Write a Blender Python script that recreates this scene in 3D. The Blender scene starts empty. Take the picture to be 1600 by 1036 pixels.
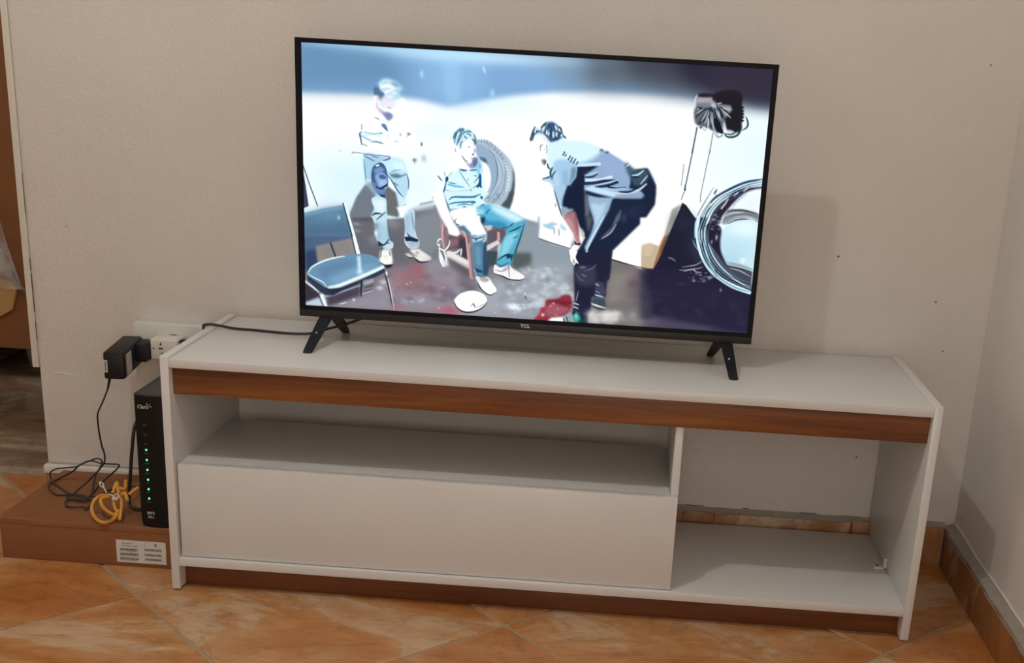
import bpy, bmesh, math, random
import numpy as np
from mathutils import Vector, Matrix

SC = bpy.context.scene
COL = SC.collection
PI = math.pi

# ------------------------------------------------------------------ camera
YAW, PITCH, ROLL = -0.03183871, -0.32006434, 0.05711385
cy, sy, cp, sp = math.cos(YAW), math.sin(YAW), math.cos(PITCH), math.sin(PITCH)
fwd = Vector((sy*cp, cy*cp, sp)); r0 = Vector((cy, -sy, 0)); u0 = r0.cross(fwd)
rgt = r0*math.cos(ROLL) + u0*math.sin(ROLL); upv = u0*math.cos(ROLL) - r0*math.sin(ROLL)
cam_d = bpy.data.cameras.new('camera'); cam = bpy.data.objects.new('camera', cam_d); COL.objects.link(cam)
M = Matrix((rgt, upv, -fwd)).transposed().to_4x4(); M.translation = Vector((0.80638342, -2.01400528, 0.98208161))
cam.matrix_world = M
cam_d.sensor_width = 36; cam_d.sensor_fit = 'HORIZONTAL'
cam_d.lens = 1885.9343/1600*36
cam_d.shift_x = -105.7418/1600; cam_d.shift_y = 195.188/1600
cam_d.clip_start = .02
SC.camera = cam

# ------------------------------------------------------------------ light
W = bpy.data.worlds.new('world'); SC.world = W; W.use_nodes = True
bg = W.node_tree.nodes['Background']; bg.inputs[0].default_value = (1.0, .97, .80, 1); bg.inputs[1].default_value = .31
def point(name, loc, energy, color, radius):
    d = bpy.data.lights.new(name, 'POINT'); d.energy = energy; d.color = color; d.shadow_soft_size = radius
    o = bpy.data.objects.new(name, d); COL.objects.link(o); o.location = loc; return o
point('ceiling_bulb', (.085, -.92, 2.50), 37.5, (.96, .97, .93), .030)
def area(name, loc, target, energy, color, sx, sy):
    d = bpy.data.lights.new(name, 'AREA'); d.energy = energy; d.color = color; d.shape = 'RECTANGLE'; d.size = sx; d.size_y = sy
    o = bpy.data.objects.new(name, d); COL.objects.link(o); o.location = loc
    o.rotation_euler = (Vector(target)-Vector(loc)).to_track_quat('-Z', 'Y').to_euler(); return o
area('rear_fill', (1.0, -3.4, 1.15), (.7, .3, .5), 18.6, (1, .85, .76), .9, 1.9)  # added fill behind the camera to lift the compartments, no doorway there
area('left_fill', (-3.3, -.35, 1.5), (1.4, -.2, .9), 12.5, (1, .88, .80), 1.2, 1.6)  # added unseen fill from the left to brighten the right wall, no window
SC.view_settings.view_transform = 'Standard'; SC.view_settings.look = 'None'
SC.view_settings.exposure = 0; SC.view_settings.gamma = 1; SC.view_settings.use_curve_mapping = False

# ------------------------------------------------------------------ materials
def srgb(c):
    v = [int(c[i:i+2], 16)/255 for i in (0, 2, 4)]
    return tuple(x/12.92 if x <= .04045 else ((x+.055)/1.055)**2.4 for x in v)
class NT:
    def __init__(s, name):
        s.m = bpy.data.materials.new(name); s.m.use_nodes = True; s.t = s.m.node_tree; s.b = s.t.nodes['Principled BSDF']
    def n(s, typ, **kw):
        x = s.t.nodes.new(typ)
        for k, v in kw.items():
            if k.startswith('_'): x.inputs[k[1:]].default_value = v
            else: setattr(x, k, v)
        return x
    def l(s, a, b): s.t.links.new(a, b)
def ramp(nt, fac, stops):
    r = nt.n('ShaderNodeValToRGB'); e = r.color_ramp.elements
    while len(e) < len(stops): e.new(.5)
    for x, (p, c) in zip(e, stops): x.position = p; x.color = (*c, 1)
    nt.l(fac, r.inputs[0]); return r
def mat(name, col, rough=.5, var=.06, scale=14, bump=0, bscale=200, spec=.5, stretch=None, coat=0):
    nt = NT(name); c = srgb(col) if isinstance(col, str) else col
    tc = nt.n('ShaderNodeTexCoord'); mp = nt.n('ShaderNodeMapping'); nt.l(tc.outputs['Object'], mp.inputs[0])
    if stretch: mp.inputs['Scale'].default_value = stretch
    no = nt.n('ShaderNodeTexNoise', _Scale=scale, _Detail=5, _Roughness=.6); nt.l(mp.outputs[0], no.inputs[0])
    r = ramp(nt, no.outputs[0], [(.25, tuple(x*(1-var) for x in c)), (.75, tuple(min(1, x*(1+var)) for x in c))])
    nt.l(r.outputs[0], nt.b.inputs['Base Color'])
    nt.b.inputs['Roughness'].default_value = rough; nt.b.inputs['Specular IOR Level'].default_value = spec
    nt.b.inputs['Coat Weight'].default_value = coat
    if bump:
        n2 = nt.n('ShaderNodeTexNoise', _Scale=bscale, _Detail=3); nt.l(mp.outputs[0], n2.inputs[0])
        bp = nt.n('ShaderNodeBump', _Strength=bump, _Distance=.002); nt.l(n2.outputs[0], bp.inputs['Height']); nt.l(bp.outputs[0], nt.b.inputs['Normal'])
    return nt.m
def wall_mat():
    nt = NT('plaster_paint'); g = nt.n('ShaderNodeNewGeometry')
    n1 = nt.n('ShaderNodeTexNoise', _Scale=2.2, _Detail=6, _Roughness=.6); nt.l(g.outputs['Position'], n1.inputs[0])
    r = ramp(nt, n1.outputs[0], [(.3, (.655, .612, .565)), (.7, (.71, .668, .62))]); nt.l(r.outputs[0], nt.b.inputs['Base Color'])
    n2 = nt.n('ShaderNodeTexNoise', _Scale=150, _Detail=3); nt.l(g.outputs['Position'], n2.inputs[0])
    n3 = nt.n('ShaderNodeTexNoise', _Scale=14, _Detail=4); nt.l(g.outputs['Position'], n3.inputs[0])
    a = nt.n('ShaderNodeMath', operation='MULTIPLY_ADD'); nt.l(n3.outputs[0], a.inputs[0]); a.inputs[1].default_value = 2.5; nt.l(n2.outputs[0], a.inputs[2])
    bp = nt.n('ShaderNodeBump', _Strength=.5, _Distance=.0018); nt.l(a.outputs[0], bp.inputs['Height']); nt.l(bp.outputs[0], nt.b.inputs['Normal'])
    nt.b.inputs['Roughness'].default_value = .75; return nt.m
def tile_mat(name, dark, mid, light, pale, rough=.32, s=1.0):
    nt = NT(name); g = nt.n('ShaderNodeNewGeometry'); oi = nt.n('ShaderNodeObjectInfo')
    k = nt.n('ShaderNodeVectorMath', operation='SCALE'); k.inputs['Scale'].default_value = 37
    cb = nt.n('ShaderNodeCombineXYZ'); nt.l(oi.outputs['Random'], cb.inputs[0]); nt.l(oi.outputs['Random'], cb.inputs[2]); nt.l(cb.outputs[0], k.inputs[0])
    ad = nt.n('ShaderNodeVectorMath', operation='ADD'); nt.l(g.outputs['Position'], ad.inputs[0]); nt.l(k.outputs[0], ad.inputs[1])
    mp = nt.n('ShaderNodeMapping'); nt.l(ad.outputs[0], mp.inputs[0]); mp.inputs['Rotation'].default_value = (0, 0, .5); mp.inputs['Scale'].default_value = (1.0, 1.9, 1)
    n1 = nt.n('ShaderNodeTexNoise', _Scale=2.3*s, _Detail=9, _Roughness=.62, _Distortion=1.1); nt.l(mp.outputs[0], n1.inputs[0])
    r1 = ramp(nt, n1.outputs[0], [(.36, dark), (.48, mid), (.545, light), (.57, pale), (.70, light)])
    n3 = nt.n('ShaderNodeTexNoise', _Scale=4.3*s, _Detail=8, _Roughness=.6, _Distortion=2.2); nt.l(mp.outputs[0], n3.inputs[0])
    rv = ramp(nt, n3.outputs[0], [(.462, (1, 1, 1)), (.492, (.74, .66, .58)), (.515, (1, 1, 1))])
    n2 = nt.n('ShaderNodeTexNoise', _Scale=26*s, _Detail=6, _Roughness=.7); nt.l(mp.outputs[0], n2.inputs[0])
    r2 = ramp(nt, n2.outputs[0], [(.3, (.80, .77, .74)), (.65, (1.06, 1.06, 1.06))])
    m0 = nt.n('ShaderNodeMix', data_type='RGBA', blend_type='MULTIPLY'); m0.inputs[0].default_value = .75
    nt.l(r1.outputs[0], m0.inputs[6]); nt.l(rv.outputs[0], m0.inputs[7])
    mx = nt.n('ShaderNodeMix', data_type='RGBA', blend_type='MULTIPLY'); mx.inputs[0].default_value = 1
    nt.l(m0.outputs[2], mx.inputs[6]); nt.l(r2.outputs[0], mx.inputs[7]); nt.l(mx.outputs[2], nt.b.inputs['Base Color'])
    bp = nt.n('ShaderNodeBump', _Strength=.12, _Distance=.003); nt.l(n2.outputs[0], bp.inputs['Height']); nt.l(bp.outputs[0], nt.b.inputs['Normal'])
    nt.b.inputs['Roughness'].default_value = rough; return nt.m
def wood_mat(name, a, b, c):
    nt = NT(name); g = nt.n('ShaderNodeNewGeometry'); mp = nt.n('ShaderNodeMapping'); nt.l(g.outputs['Position'], mp.inputs[0])
    mp.inputs['Scale'].default_value = (1.6, 20, 34)
    n1 = nt.n('ShaderNodeTexNoise', _Scale=1.6, _Detail=7, _Roughness=.65, _Distortion=.5); nt.l(mp.outputs[0], n1.inputs[0])
    r = ramp(nt, n1.outputs[0], [(.28, a), (.5, b), (.72, c)]); nt.l(r.outputs[0], nt.b.inputs['Base Color'])
    nt.b.inputs['Roughness'].default_value = .45; return nt.m

M_wall = wall_mat()
M_ceil = mat('ceiling_paint', (.74, .72, .68), .8, .03)
M_tile = tile_mat('marbled_terracotta_tile', (.42, .155, .040), (.50, .225, .078), (.54, .30, .14), (.58, .40, .26), s=.8)
M_skirt = tile_mat('skirting_tile', (.27, .105, .035), (.34, .145, .05), (.41, .21, .09), (.50, .36, .24), .38, 1.1)
M_hall = tile_mat('hall_tile', (.19, .115, .07), (.24, .155, .10), (.30, .215, .15), (.42, .34, .27), .2, s=.5)
M_grout = mat('grout', (.40, .29, .19), .85, .12, 30)
M_cement = mat('cement_fillet', (.31, .275, .235), .85, .12, 40, .5, 120)
M_white = mat('white_laminate', (.675, .665, .655), .30, .015, 6, .05, 500)
M_wood = wood_mat('brown_wood_laminate', srgb('4e2a14'), srgb('7b4723'), srgb('94602f'))
M_toe = wood_mat('dark_wood_laminate', srgb('4a2613'), srgb('6a3a1e'), srgb('7a4826'))
M_black = mat('black_plastic', (.010, .009, .012), .5, .1, 40, spec=.3)
M_gloss = mat('gloss_black_bezel', (.006, .006, .009), .5, .1, 20, spec=.12)
M_chin = mat('charcoal_chin', (.020, .017, .018), .42, .12, 20, spec=.3)
M_rout = mat('router_black', (.006, .006, .007), .42, .1, 30, spec=.25)
M_rtop = mat('router_top_grey', (.035, .033, .033), .45, .12, 60)
M_cable = mat('black_cable', (.014, .012, .012), .45, .1, 60)
M_yellow = mat('yellow_cable', srgb('c98a2c'), .42, .10, 60)
M_card = mat('cardboard', srgb('84522e'), .8, .07, 18, .15, 240, stretch=(1, 1, 4))
M_card2 = mat('cardboard_dark', srgb('86552f'), .8, .10, 6)
M_card3 = mat('cardboard_light', srgb('b58a56'), .8, .08, 8)
M_ivory = mat('ivory_plastic', (.68, .65, .58), .4, .03, 30)
M_plate = mat('white_outlet_plastic', (.62, .61, .57), .4, .03, 20)
M_label = mat('white_sticker', (.62, .60, .57), .5, .03, 30)
M_labelo = mat('pale_sticker_edge', srgb('b98a63'), .5, .05, 30)
M_ink = mat('black_ink', (.05, .045, .045), .6, .05, 60)
M_text = mat('pale_print', (.50, .49, .48), .5, .04, 60)
M_textd = mat('dim_print', (.14, .135, .14), .5, .05, 60)
M_tie = mat('white_nylon', (.66, .62, .55), .45, .04, 40)
M_screw = mat('bright_screw', (.55, .55, .56), .3, .05, 60)
M_hole = mat('dark_hole', (.10, .085, .07), .8, .1, 50)
M_trim = mat('white_trim_paint', (.70, .66, .60), .5, .05, 12, .1, 60)
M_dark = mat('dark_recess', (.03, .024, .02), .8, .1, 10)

def emit_mat(name, col, strength):
    nt = NT(name); nt.b.inputs['Base Color'].default_value = (0, 0, 0, 1)
    no = nt.n('ShaderNodeTexNoise', _Scale=400); r = ramp(nt, no.outputs[0], [(0, col), (1, tuple(x*.9 for x in col))])
    nt.l(r.outputs[0], nt.b.inputs['Emission Color']); nt.b.inputs['Emission Strength'].default_value = strength; return nt.m
M_led = emit_mat('green_led', (.12, .85, .30), 1.5)

# ------------------------------------------------------------------ mesh helpers
def link(name, me, m, parent=None):
    o = bpy.data.objects.new(name, me); COL.objects.link(o)
    if m is not None and not me.materials: me.materials.append(m)
    if parent is not None: o.parent = parent
    return o
def finish(name, bm, m, parent=None, smooth=None):
    me = bpy.data.meshes.new(name)
    bmesh.ops.recalc_face_normals(bm, faces=bm.faces)
    if parent is not None: bmesh.ops.translate(bm, verts=bm.verts, vec=-world_loc(parent))
    bm.to_mesh(me); bm.free()
    o = link(name, me, m, parent)
    if smooth is not None:
        for p in me.polygons: p.use_smooth = True
        me.set_sharp_from_angle(angle=smooth)
    return o
def world_loc(o):
    v = Vector(o.location)
    return v if o.parent is None else v + world_loc(o.parent)
def add_box(bm, x0, x1, y0, y1, z0, z1, bev=0, seg=2):
    b = bmesh.new(); bmesh.ops.create_cube(b, size=1)
    for v in b.verts: v.co = Vector((x0+(v.co.x+.5)*(x1-x0), y0+(v.co.y+.5)*(y1-y0), z0+(v.co.z+.5)*(z1-z0)))
    if bev: bmesh.ops.bevel(b, geom=b.edges[:], offset=bev, segments=seg, affect='EDGES', profile=.5)
    merge(bm, b)
def merge(bm, b):
    me = bpy.data.meshes.new('tmp'); b.to_mesh(me); b.free(); bm.from_mesh(me); bpy.data.meshes.remove(me)
def box(name, m, parent, *a, bev=.0006, smooth=.6):
    bm = bmesh.new(); add_box(bm, *a, bev=bev); return finish(name, bm, m, parent, smooth)
def spl(p, n=6, closed=False):
    p = [Vector(q) for q in p]
    q = [p[-1]]+p+p[:2] if closed else [2*p[0]-p[1]]+p+[2*p[-1]-p[-2]]
    out = []
    for i in range(len(q)-3):
        a, b, c, d = q[i:i+4]
        for k in range(n):
            s = k/n; out.append(.5*(2*b+(c-a)*s+(2*a-5*b+4*c-d)*s*s+(3*b-a-3*c+d)*s**3))
    if not closed: out.append(p[-1])
    return out
def add_tube(bm, pts, r, seg=8, closed=False, taper=None):
    n = len(pts); rings = []; up = None
    for i, p in enumerate(pts):
        a = pts[i-1] if (i or closed) else p; b = pts[(i+1) % n] if (i < n-1 or closed) else p
        t = (b-a); t = t.normalized() if t.length > 1e-9 else Vector((0, 0, 1))
        if up is None: up = t.orthogonal().normalized()
        up = (up-t*up.dot(t)); up = up.normalized() if up.length > 1e-6 else t.orthogonal().normalized()
        w = t.cross(up); rr = r*(taper(i/(n-1)) if taper else 1)
        rings.append([bm.verts.new(p+(up*math.cos(2*PI*k/seg)+w*math.sin(2*PI*k/seg))*rr) for k in range(seg)])
    for i in range(n if closed else n-1):
        A, B = rings[i], rings[(i+1) % n]
        for k in range(seg): bm.faces.new((A[k], A[(k+1) % seg], B[(k+1) % seg], B[k]))
    if not closed: bm.faces.new(rings[0][::-1]); bm.faces.new(rings[-1])
def tube(name, m, parent, pts, r, seg=8, n=6, smooth=True, closed=False):
    bm = bmesh.new(); add_tube(bm, spl(pts, n, closed), r, seg, closed)
    return finish(name, bm, m, parent, 1.0)
def add_prism(bm, outline, axis_vec):
    """extrude a closed outline (list of Vectors) by axis_vec"""
    a = [bm.verts.new(p) for p in outline]; b = [bm.verts.new(Vector(p)+Vector(axis_vec)) for p in outline]
    bm.faces.new(a); bm.faces.new(b[::-1]); n = len(a)
    for i in range(n): bm.faces.new((a[i], b[i], b[(i+1) % n], a[(i+1) % n]))
def add_disc(bm, c, nrm, r, h=.0006, seg=16):
    nrm = Vector(nrm).normalized(); u = nrm.orthogonal().normalized(); w = nrm.cross(u)
    add_prism(bm, [Vector(c)+(u*math.cos(2*PI*k/seg)+w*math.sin(2*PI*k/seg))*r for k in range(seg)], nrm*h)
def empty(name, loc, label=None, cat=None, group=None):
    o = bpy.data.objects.new(name, None); COL.objects.link(o); o.location = loc; o.empty_display_size = .05
    return tag(o, label, cat, group)
def tag(o, label=None, cat=None, group=None, kind=None):
    for k, v in (('label', label), ('category', cat), ('group', group), ('kind', kind)):
        if v: o[k] = v
    return o
def text(name, m, parent, s, loc, size, width=None, rot=(PI/2, 0, 0), depth=.0004, align='CENTER', bold=0):
    cu = bpy.data.curves.new('txt', 'FONT'); cu.body = s; cu.size = size; cu.extrude = depth/2; cu.align_x = align; cu.align_y = 'CENTER'; cu.resolution_u = 3; cu.offset = bold
    t = bpy.data.objects.new('txt', cu); COL.objects.link(t); bpy.context.view_layer.update()
    me = bpy.data.meshes.new_from_object(t.evaluated_get(bpy.context.evaluated_depsgraph_get()))
    bpy.data.objects.remove(t); bpy.data.curves.remove(cu)
    xs = [v.co.x for v in me.vertices]; k = width/(max(xs)-min(xs)) if width else 1
    from mathutils import Euler
    R = Euler(rot).to_matrix(); off = Vector(loc) - (world_loc(parent) if parent else Vector())
    for v in me.vertices: v.co = R @ Vector((v.co.x*k, v.co.y, v.co.z)) + off
    me.name = name; me.materials.clear()
    return link(name, me, m, parent)

# ------------------------------------------------------------------ room shell
WY, WX = .388, 1.525            # tv wall plane, right wall plane
WL = -.411                      # left end of the tv wall
tag(box('wall_back', M_wall, None, WL, WX+.1, WY, .545, -.005, 2.6, bev=.002), kind='structure')
tag(box('wall_right', M_wall, None, WX, WX+.12, -3.6, WY-.0005, -.005, 2.6, bev=0), kind='structure')
tag(box('wall_left', M_wall, None, -3.52, -3.4, -3.6, .545, -.005, 2.6, bev=0), kind='structure')
tag(box('ceiling', M_ceil, None, -3.4, WX+.12, -3.6, 3.0, 2.601, 2.68, bev=0), kind='structure')
tag(box('wall_far', M_wall, None, -3.4, WX+.1, 2.6, 2.7, -.005, 2.6, bev=0), kind='structure')

# floor of marbled tiles laid on the diagonal, every tile its own piece
fl = box('floor', M_grout, None, -3.4, WX+.1, -3.6, .549, -.05, -.003, bev=0); tag(fl, kind='structure')
GX, GY, GT, GS = -.05261, -.03345, -.0169, .47927
da = Vector((math.cos(GT+PI/4), math.sin(GT+PI/4))); db = Vector((math.cos(GT-PI/4), math.sin(GT-PI/4)))
def clip(poly, ax, lim, sgn):
    out = []
    for i in range(len(poly)):
        p, q = poly[i-1], poly[i]; dp, dq = (p[ax]-lim)*sgn, (q[ax]-lim)*sgn
        if (dp < 0) != (dq < 0): out.append(p+(q-p)*(dp/(dp-dq)))
        if dq >= 0: out.append(q)
    return out
rng = random.Random(3)
for i in range(-9, 8):
    for j in range(-9, 8):
        o0 = Vector((GX, GY)); g = .0040
        poly = [o0+da*(i*GS+a)+db*(j*GS+b) for a, b in ((g, g), (GS-g, g), (GS-g, GS-g), (g, GS-g))]
        for ax, lim, s in ((0, -2.4, 1), (0, WX+.02, -1), (1, -2.4, 1), (1, .546, -1)):
            poly = clip(poly, ax, lim, s)
            if len(poly) < 3: break
        if len(poly) < 3: continue
        if min(p.x for p in poly) > WL+.02 and min(p.y for p in poly) > WY: continue
        bm = bmesh.new(); dz = rng.uniform(0, .0005)
        add_prism(bm, [Vector((p.x, p.y, -.008)) for p in poly], (0, 0, .008-dz))
        eds = [e for e in bm.edges if all(v.co.z > -.004 for v in e.verts)]
        bmesh.ops.bevel(bm, geom=eds, offset=.0012, segments=1, affect='EDGES')
        finish('tile', bm, M_tile, fl)
# next room, beyond the end of the wall: darker, shinier floor behind a straight joint
f2 = box('floor', M_grout, None, -3.4, WX+.1, .549, 3.0, -.05, -.003, bev=0); tag(f2, kind='structure')
for x0, x1 in ((-2.4, -1.76), (-1.756, -1.11), (-1.106, -.46), (-.456, .2)):
    for y0, y1 in ((.552, 1.19), (1.194, 1.84), (1.844, 2.5)):
        box('tile', M_hall, f2, x0, x1, y0, y1, -.008, -.0002, bev=.001)

# skirting of cut tiles with a cement fillet on top
BH = .086
def skirting(name, axis, spans, seed):
    e = empty(name, (0, 0, 0)); e['kind'] = 'structure'; r = random.Random(seed)
    for a, b in spans:
        t = .013+r.uniform(-.0008, .0008); h = BH+r.uniform(-.002, .002)
        if axis == 'x': box('tile', M_skirt, e, a+.0012, b-.0012, WY-t, WY-.0003, 0, h, bev=.0015)
        else: box('tile', M_skirt, e, WX-.022-r.uniform(0, .001), WX-.0003, a+.0012, b-.0012, 0, h, bev=.0015)
    return e
bb = skirting('baseboard_back', 'x', [(WL-.002, -.2), (-.2, .13), (.13, .42), (.42, .68), (.68, .953), (.953, 1.02), (1.02, 1.309), (1.309, 1.502)], 1)
br = skirting('baseboard_right', 'y', [(-2.6, -2.2), (-2.2, -1.8), (-1.8, -1.4), (-1.4, -.98), (-.98, -.57), (-.57, -.17), (-.17, .105), (.105, .374)], 2)
def fillet(parent, axis):
    bm = bmesh.new(); r = random.Random(9 if axis == 'x' else 5); n = 60; rows = []
    a0, a1 = (WL-.001, 1.504) if axis == 'x' else (-2.6, .378)
    for i in range(n+1):
        a = a0+(a1-a0)*i/n; w = (.0115 if axis == 'x' else .0215)+r.uniform(-.002, .002); h = BH+(.0012 if axis == 'x' else .003)+r.uniform(-.001, .0015)
        prof = [(.0003, h+.006), (w*.5, h+.0015), (w, h-.002), (w+.0016, BH-(.0015 if axis == 'x' else .004+r.uniform(0, .006))), (.0003, BH-.006)]
        rows.append([bm.verts.new((a, WY-p, z) if axis == 'x' else (WX-p, a, z)) for p, z in prof])
    for i in range(n):
        for k in range(5): bm.faces.new((rows[i][k], rows[i][(k+1) % 5], rows[i+1][(k+1) % 5], rows[i+1][k]))
    bm.faces.new(rows[0]); bm.faces.new(rows[-1][::-1])
    finish('cement_fillet', bm, M_cement, parent, .9)
fillet(bb, 'x'); fillet(br, 'y')
rr_ = random.Random(8)
tube('paint_lip', M_wall, br, [(WX-.0012-rr_.uniform(0, .0018), .376-i*.06, BH+.0095+rr_.uniform(-.001, .0012)) for i in range(50)], .0022, 6, 3)
for x0, x1, z in ((1.362, 1.40, .0935), (1.408, 1.49, .0925), (.96, 1.0, .0938), (1.08, 1.094, .0942), (1.2, 1.235, .0935)):
    box('open_joint', M_hole, bb, x0, x1, WY-.0016, WY-.0002, z, z+.0012, bev=0)

box('painted_edge', M_trim, bb, WL-.004, -.012, WY-.0165, WY-.0002, .072, .0905, bev=.003)
# white strip on the wall's end, stopping short of the floor
tr = box('trim_1', M_trim, None, WL-.0145, WL-.0008, WY-.002, .54, .302, 2.598, bev=.0012); tag(tr, kind='structure')
cr = bmesh.new()
for z0, z1, w in ((.42, .50, .0011), (.505, .53, .0008), (.36, .40, .0007), (.62, .70, .0006)):
    add_box(cr, WL-.0007, WL-.0007+w, WY-.0024, WY-.0012, z0, z1)
finish('paint_crack', cr, M_hole, tr)
# nail holes and knocks in the plaster
wb = bpy.data.objects['wall_back']
for x, z, r in ((1.216, .635, .0022), (1.418, .557, .0019), (1.446, .459, .0017), (1.365, .645, .0009), (1.454, 1.007, .0016), (1.303, .225, .0018), (-.33, .60, .0012)):
    bm = bmesh.new(); add_disc(bm, (x, WY-.0003, z), (0, -1, 0), r, .0004, 10); finish('nail_hole', bm, M_hole, wb)
bm = bmesh.new(); add_disc(bm, (WX-.0003, .345, .118), (-1, 0, 0), .0022, .0004, 10); finish('nail_hole', bm, M_hole, bpy.data.objects['wall_right'])
bm = bmesh.new(); add_tube(bm, spl([(-.385, WY+.001, .291), (-.365, WY-.0002, .2925), (-.345, WY-.0001, .289), (-.325, WY+.001, .291)]), .0012, 6); finish('plaster_ridge', bm, M_wall, wb, 1)

# ------------------------------------------------------------------ TV stand
st = empty('tv_stand', (.68, .186, 0), 'long white low TV stand with brown wooden rail and one flap door', 'tv stand')
SH, SD, T, SW = .4457, .372, .015, 1.36
for x0 in (0, SW-T):
    o = box('side_panel', M_white, st, x0, x0+T, 0, SD, .003, SH, bev=.0012)
    for y in (.02, SD-.02):
        bm = bmesh.new(); add_disc(bm, (x0+T/2, y, 0), (0, 0, 1), .007, .0031, 14); finish('glide', bm, M_black, o)
box('top_panel', M_white, st, T, SW-T, .0012, SD, .426, .4412, bev=.001)
tag(box('wood_rail', M_wood, st, T, SW-T, .018, .033, .3742, .4259, bev=.0004), 'brown wood-grain rail under the white top')
box('bottom_panel', M_white, st, T, SW-T, .0012, .36, .0490, .0652, bev=.001)
tag(box('toe_kick', M_toe, st, T, SW-T, .030, .045, .0005, .0489, bev=.0004), 'dark brown wood-grain plinth')
box('divider', M_white, st, .908, .922, .0245, .32, .0653, .4259, bev=.0006)
box('shelf', M_white, st, T, .9079, .0242, .318, .225, .2402, bev=.0006)
box('flap_door', M_white, st, .0188, .921, .0085, .0238, .0668, .2452, bev=.0009)
# white plastic corner bracket with its screw, lower right; second screw by the divider
bm = bmesh.new(); add_box(bm, 1.322, 1.3449, .178, .200, .0653, .0685, bev=.0006); add_box(bm, 1.3405, 1.3449, .178, .200, .0653, .088, bev=.0006)
br_ = finish('corner_bracket', bm, M_white, st, .6)
bm = bmesh.new(); add_disc(bm, (1.3295, .189, .0686), (0, 0, 1), .0032, .0006); finish('screw', bm, M_hole, br_)
bm = bmesh.new(); add_disc(bm, (.9263, .186, .0653), (0, 0, 1), .003, .0008); finish('screw', bm, M_hole, st)

# ------------------------------------------------------------------ television
tv = empty('television', (.619, .2, .4412), 'wide flat television showing a film, on four splayed black legs on the stand', 'television')
X0, X1, Z0, Z1 = .2065, 1.033, .511, .978
OX0, OX1, OZ0, OZ1 = .1952, 1.0425, .4905, .9862
def ring(name, m, o, i, y0, y1, parent):
    bm = bmesh.new(); vs = []
    for (a, b, c, d) in (o, i):
        for y in (y0, y1): vs.append([bm.verts.new(p) for p in ((a, y, c), (b, y, c), (b, y, d), (a, y, d))])
    of, ob, inf, inb = vs
    for k in range(4):
        l = (k+1) % 4
        bm.faces.new((of[k], of[l], inf[l], inf[k])); bm.faces.new((ob[k], inb[k], inb[l], ob[l]))
        bm.faces.new((of[k], ob[k], ob[l], of[l])); bm.faces.new((inf[k], inf[l], inb[l], inb[k]))
    bm.normal_update()
    return finish(name, bm, m, parent)
ring('bezel', M_gloss, (OX0, OX1, OZ0+.0135, OZ1), (X0, X1, Z0, Z1), .195, .207, tv)
tag(box('chin', M_chin, tv, OX0, OX1, .1935, .209, OZ0, OZ0+.0134, bev=.0012), 'charcoal strip along the bottom edge')
box('back_panel', M_black, tv, OX0+.001, OX1-.001, .2072, .213, OZ0+.0135, OZ1-.001, bev=.0015)
bm = bmesh.new(); add_box(bm, .27, .97, .213, .275, .498, .76, bev=.010, seg=2); finish('rear_housing', bm, M_black, tv, .6)
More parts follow.
